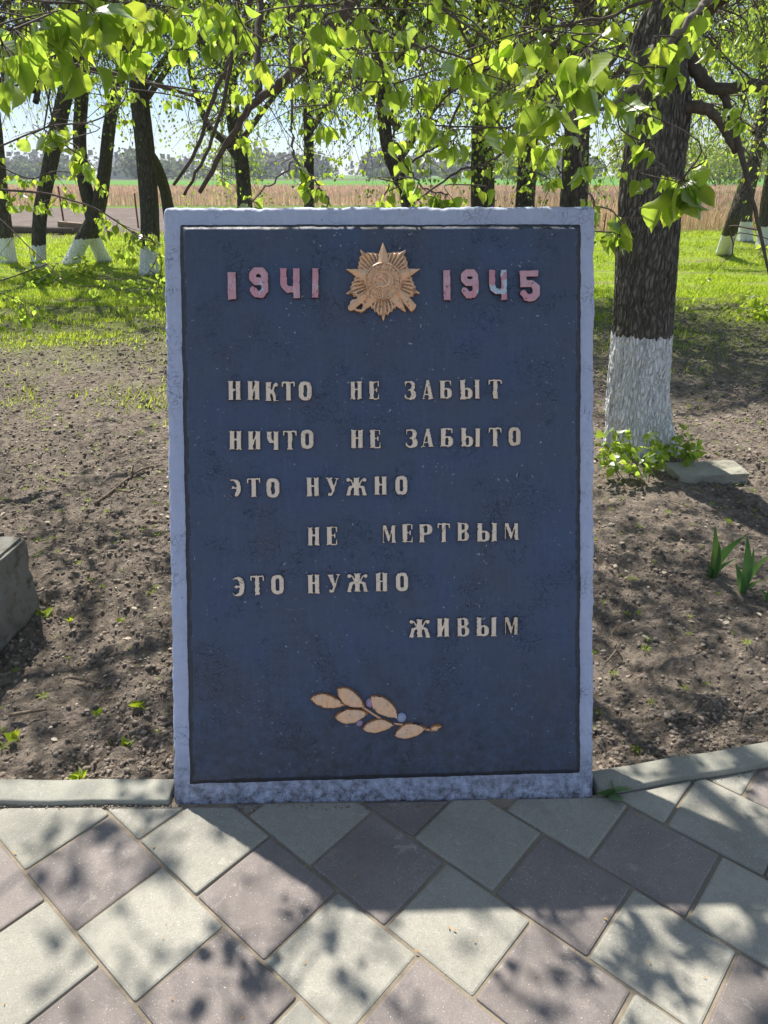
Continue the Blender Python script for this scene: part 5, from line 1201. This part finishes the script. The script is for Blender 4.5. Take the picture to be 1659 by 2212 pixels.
bg_tree('linden_tree', 'leftmost leaning linden trunk with whitewashed foot cut by the left edge', [tpath([(18, 572), (12, 500), (2, 400), (-12, 250), (-40, 80)], g0)], [[.19, .16, .14, .13, .11, .08, .03]], 3, rot=1, cz=.6)
g1 = gnd(83, 592, -.05).y
bg_tree('linden_tree', 'slender leaning linden with narrow whitewashed foot, second from the left edge', [tpath([(83, 592), (86, 470), (104, 375), (130, 250), (152, 150), (175, 10)], g1)], [[.15, .145, .15, .16, .15, .13, .09, .03]], 3, rot=2, cz=.5)
g2 = gnd(175, 572, -.05).y
fork = at(196, 470, g2)
bg_tree('linden_tree', 'forked linden on two whitewashed feet whose trunks part into a narrow V', [
    [Vector((at(152, 575, g2).x, g2, -.08)), at(172, 530, g2), at(205, 470, g2), at(224, 380, g2), at(238, 260, g2), at(262, 150, g2), at(285, 40, g2), at(300, -60, g2), at(310, -200, g2)],
    [Vector((at(208, 563, g2).x, g2 + .5, -.08)), at(206, 520, g2 + .25), at(198, 460, g2 + .1), at(180, 380, g2), at(172, 300, g2), at(178, 180, g2), at(184, 60, g2), at(188, -60, g2), at(200, -200, g2)]],
    [[.17, .17, .19, .15, .14, .13, .11, .08, .03], [.17, .16, .17, .15, .145, .145, .13, .10, .03]], 3, rot=3, cz=.7)
g3 = gnd(322, 594, -.05).y
bg_tree('linden_tree', 'thick double-trunked linden rising beside the upper left corner of the slab', [tpath([(322, 594), (324, 480), (314, 330), (302, 220), (296, 120), (285, 0)], g3),
    [at(322, 330, g3 + .2), at(334, 350, g3 + .5), at(350, 390, g3 + .8), at(362, 440, g3 + 1), Vector((at(380, 540, g3 + 1).x, g3 + 1, -.05))]], [[.21, .20, .20, .19, .18, .16, .12, .04], [.10, .11, .12, .13, .17]], 3, rot=.5, cz=.4)
def hid(x, y, Yd): return Vector((at(x, y, Yd).x, Yd, -.08))
bg_tree('maple_tree', 'dark crooked maple with fine green crown behind the left half of the slab', [[hid(532, 560, 14), at(528, 430, 14), at(520, 340, 14), at(505, 270, 14), at(498, 160, 14), at(470, 40, 14), at(460, -150, 14)],
    [at(520, 350, 14), at(490, 310, 14.1), at(450, 270, 14.3), at(420, 190, 14.5), at(400, 100, 14.6), at(380, -20, 14.7)]], [[.20, .16, .15, .14, .12, .09, .03], [.09, .08, .07, .06, .05, .03]], 2, rot=.3, zs=.95, cz=-.4)
bg_tree('linden_tree', 'thin straight pale trunk rising just left of the slab centre', [[hid(668, 560, 13), at(668, 430, 13), at(667, 300, 13), at(664, 180, 13), at(660, 60, 13), at(655, -120, 13)]], [[.13, .10, .10, .09, .09, .04]], 3, rot=1.1)
bg_tree('maple_tree', 'slanting dark trunk behind the slab directly above its star', [[hid(900, 560, 11), at(882, 440, 11), at(860, 380, 11), at(838, 320, 11), at(825, 220, 11), at(810, 90, 11), at(800, -100, 11)]], [[.13, .12, .115, .11, .10, .08, .03]], 2, rot=4.0, cz=-.2, zs=.9)
bg_tree('linden_tree', 'stout straight trunk behind the slab under dense leaves, right of centre', [[hid(1043, 560, 12), at(1043, 430, 12), at(1042, 300, 12), at(1046, 180, 12), at(1040, 60, 12), at(1040, -120, 12)],
    [at(1050, 330, 12), at(1066, 250, 12.1), at(1080, 120, 12.2), at(1085, 0, 12.3), at(1090, -90, 12.4)]], [[.24, .215, .20, .16, .13, .05], [.11, .1, .09, .08, .04]], 1, rot=2.2)
bg_tree('linden_tree', 'left trunk of the leaning pair behind the upper right corner of the slab', [[hid(1128, 560, 10.5), at(1135, 430, 10.5), at(1142, 300, 10.5), at(1152, 200, 10.5), at(1163, 90, 10.5), at(1172, -30, 10.5), at(1180, -200, 10.5)]], [[.17, .15, .145, .14, .13, .11, .04]], 0, rot=5)
bg_tree('linden_tree', 'right and thicker trunk of the leaning pair behind the upper right corner of the slab', [[hid(1236, 600, 9.2), at(1240, 430, 9.2), at(1246, 300, 9.2), at(1254, 180, 9.2), at(1262, 60, 9.2), at(1268, -40, 9.2), at(1275, -240, 9.2)],
    [at(1250, 250, 9.2), at(1226, 180, 9.3), at(1196, 90, 9.4), at(1180, 0, 9.5)]], [[.22, .19, .175, .165, .16, .13, .05], [.07, .06, .05, .03]], 3, rot=0.2)
bg_tree('linden_tree', 'distant leaning linden with whitewashed foot on the bright lawn right of the big trunk', [[Vector(gnd(1562, 552, -.08)), at(1580, 490, 16), at(1602, 420, 16), at(1625, 350, 16.2), at(1650, 260, 16.4), at(1668, 120, 16.6), at(1675, -20, 16.8)]], [[.20, .17, .15, .14, .12, .09, .03]], 2, rot=1.4, cz=-.3)
bg_tree('linden_tree', 'far shaded linden with white foot behind the distant leaning one', [[hid(1608, 525, 21), at(1612, 470, 21), at(1618, 420, 21), at(1640, 320, 21), at(1648, 200, 21), at(1650, 40, 21)]], [[.22, .19, .17, .15, .12, .05]], 2, rot=2.6)
bg_tree('linden_tree', 'far dark linden at the right edge beyond the lawn', [[hid(1652, 530, 19), at(1654, 470, 19), at(1662, 400, 19), at(1680, 300, 19), at(1690, 150, 19)]], [[.22, .19, .17, .14, .05]], 2, rot=.9, cz=-.3)

# ================================================================== SMALL PLANTS
def iris(x, y, label, leaves):
    b = gnd(x, y, -0.02); t = thing('iris_plant', label, 'plant', tuple(b), group='young irises on the bare soil')
    for (dx, h, bend, wd, rz) in leaves:
        n = 9; h *= 1.1; wd *= 1.15; V = []; F = []
        for i in range(n + 1):
            s = i / n; c = Vector((dx * s + bend * s * s, 0.012 * math.sin(s * 3) * (1 if dx > 0 else -1), h * (s - 0.10 * abs(bend) / h * s * s))); w_ = wd * (0.75 + 0.5 * math.sin(math.pi * min(s, .6) / .6 * .5)) * (1 - max(0, s - .5) / .5) ** 0.8 + 0.0004
            V += [c + Vector((-w_, .0, .2 * w_)), c + Vector((0, -.35 * w_ * (1 - s), 0)), c + Vector((w_, 0, .2 * w_))]
        for i in range(n):
            for k in range(2): a = i * 3 + k; F.append((a, a + 1, a + 4, a + 3))
        me = npmesh('blade', [v[:] for v in V], F, M['iris'], True, rnd=np.full(len(V), random.random()))
        o = link('blade', me, t); o.rotation_euler = (0, 0, rz); o.location = (random.uniform(-.006, .006), random.uniform(-.01, .01), 0)
iris(1540, 1250, 'left one of two sword-leaved irises on the soil near the right edge', [(-.03, .24, -.01, .013, .1), (.02, .21, .09, .016, -.2), (-.006, .17, -.01, .012, .3), (.05, .09, .05, .011, .1), (-.025, .07, -.01, .01, 0)])
iris(1605, 1284, 'right one of two sword-leaved irises on the soil near the right edge', [(-.02, .26, -.02, .014, .0), (.03, .18, .075, .015, .2), (.0, .20, .0, .012, .4), (-.03, .13, -.02, .011, -.2), (.05, .07, .04, .010, .0), (.035, .15, .01, .008, .5)])
iris(1655, 1300, 'small iris tuft cut by the right edge beside the two larger ones', [(.01, .09, .01, .009, 0), (-.03, .07, -.02, .008, .3)])
def weed(x, y, z, size, n, label, mat=M['grass'], nm='weed_seedling', group=None, upright=.6):
    b = gnd(x, y, z); P = []; D = []; S = []
    for i in range(n):
        a = i * 2.4 + random.random(); P.append((0, 0, .004)); D.append((math.cos(a), math.sin(a), upright * random.uniform(.4, 1.3))); S.append(size * random.uniform(.7, 1.1))
    t = thing(nm, label, 'weed', tuple(b), group=group); me = leaves_mesh('leaf_rosette', P, D, S, mat); o = link('leaf_rosette', me, t)
    m = MB(); m.tube([(0, 0, -.01), (0, 0, .012)], .0015, 4); link('stem', m.mesh('stem', M['shoot']), t)
weed(1325, 1716, 0.012, .05, 4, 'dark green weed growing from the kerb joint at the lower right corner of the slab', M['iris'], upright=.25)
weed(98, 1330, -.02, .045, 5, 'broad-leaved green weed beside the grey concrete block')
weed(150, 1345, -.02, .03, 3, 'two-leaved seedling right of the weed beside the concrete block', upright=1.2)
weed(260, 1345, -.02, .03, 3, 'seedling halfway between the concrete block and the slab', upright=.8)
weed(210, 1545, -.015, .028, 4, 'small round-leaved seedling in the dark shaded soil left of the slab')
weed(305, 1530, -.015, .04, 5, 'light green spindly seedling close to the left edge of the slab')
weed(27, 1595, -.015, .035, 4, 'green seedling on shaded soil at the left edge above the kerb')
weed(172, 1682, -.01, .035, 5, 'seedling pair growing right against the left kerb')
weed(232, 1608, -.015, .03, 4, 'bright seedling on shaded soil above the left kerb')
weed(275, 1612, -.015, .03, 3, 'upright seedling nearest the lower left side of the slab', upright=1.3)
for (x, y, lb) in [(180, 600, 'bushy leafy weed on the lawn in front of the forked tree'), (95, 612, 'low green weed clump at the foot of the slender leaning tree'), (1648, 690, 'lush grass tuft on the lawn at the right edge')]:
    b = gnd(x, y, -.05); t = thing('lawn_weed', lb, 'weed', tuple(b)); P = []; D = []; S = []
    for i in range(150): P.append((random.gauss(0, .16), random.gauss(0, .14), abs(random.gauss(0, .13)))); D.append((random.gauss(0, 1), random.gauss(0, 1), random.uniform(-.2, 1))); S.append(random.uniform(.05, .1))
    link('leaves', leaves_mesh('leaves', P, D, S, M['grass']), t); m = MB()
    for i in range(8): m.tube([(0, 0, 0), (random.gauss(0, .1), random.gauss(0, .1), .2)], .004, 4)
    link('stem', m.mesh('stem', M['shoot']), t)
def fallen_twig(pts, r, label, side=None):
    q = [gnd(x, y, -0.004 + .006 * (i % 2)) for i, (x, y) in enumerate(pts)]; b = q[0]; m = MB(); s_ = spline(q, 4); n = len(s_)
    m.tube(s_, [r * (1 - .5 * i / n) for i in range(n)], 6)
    for sd in (side or []): m.tube(spline([gnd(x, y, 0.004) for x, y in sd], 3), r * .45, 5)
    o = link('fallen_twig', m.mesh('fallen_twig', M['twig'], tuple(b)), None, tuple(b)); setp(o, label, 'twig')
fallen_twig([(205, 1088), (240, 1062), (280, 1030), (310, 1012), (352, 1004)], .009, 'long forked dead twig on the soil left of the slab', [[(283, 1030), (290, 1000), (330, 985)], [(240, 1055), (275, 1062)]])
fallen_twig([(20, 1545), (60, 1538), (100, 1532)], .007, 'short straight dark stick on the shaded soil near the left edge')
fallen_twig([(150, 1462), (190, 1470), (215, 1476)], .007, 'short broken stick on the sunlit soil above the dark straight stick')
fallen_twig([(98, 1305), (96, 1290), (97, 1276)], .006, 'stub of brown stick beside the corner of the concrete block')
fallen_twig([(1290, 880), (1350, 900), (1440, 925), (1500, 935), (1530, 960)], .0045, 'long thin pale twig across the soil in front of the big tree') if False else None
fallen_twig([(1300, 1040), (1380, 1062), (1460, 1085), (1530, 1110)], .0045, 'long thin pale twig across the soil in front of the big tree')
fallen_twig([(230, 1690), (260, 1600), (290, 1570), (292, 1500)], .002, 'thin pale stalk lying by the left side of the slab') if False else None
fallen_twig([(1310, 1430), (1335, 1395), (1320, 1370), (1345, 1340)], .0035, 'thin crooked twig on the soil right of the slab')
fallen_twig([(312, 1675), (345, 1650), (372, 1618)], .002, 'thin straw stalk leaning against the lower left edge of the slab')
# bud scales and crumbs on the paving
bv = np.array([(-.5, 0, 0), (0, -.2, .12), (.5, 0, .05), (0, .2, .1)]); bf = np.array([(0, 1, 2, 3)])
n = 70; P = np.stack([rng.uniform(-1.2, 1.2, n), rng.uniform(.85, 1.5, n), np.full(n, .003)], -1)
scatter('bud_scales', bv, bf, P, 0.004 + .008 * rng.random(n), rng.random(n) * 6.28, rng.normal(0, .3, n), M['budscale'])
n = 900; x = rng.uniform(-1.6, 1.6, n); y = np.where(x < -.58, 1.529, np.where(x > .6, 1.563 + (x - .6) * math.tan(R(12)), 1.528)) + rng.normal(0, .006, n)
scatter('joint_crumbs', icoV, icoF, np.stack([x, y, np.full(n, -.002)], -1), 0.0015 + .0035 * rng.random(n) ** 2, rng.random(n) * 6.28, rng.normal(0, .3, n), M['clod'], smooth=False)
print('objects', len(bpy.data.objects))

hz = MB(); hz.box((-760, -760, -1.5), (760, 900, 16)); hm = bpy.data.materials.new('haze'); hm.use_nodes = True; hn = hm.node_tree; hn.nodes.clear()
ho = hn.nodes.new('ShaderNodeOutputMaterial'); hv = hn.nodes.new('ShaderNodeVolumePrincipled'); hv.inputs['Color'].default_value = (0.85, 0.92, 1.0, 1); hv.inputs['Density'].default_value = 0.0007
hn.links.new(hv.outputs[0], ho.inputs['Volume']); o = link('haze', hz.mesh('haze', hm, smooth=False)); o['kind'] = 'stuff'
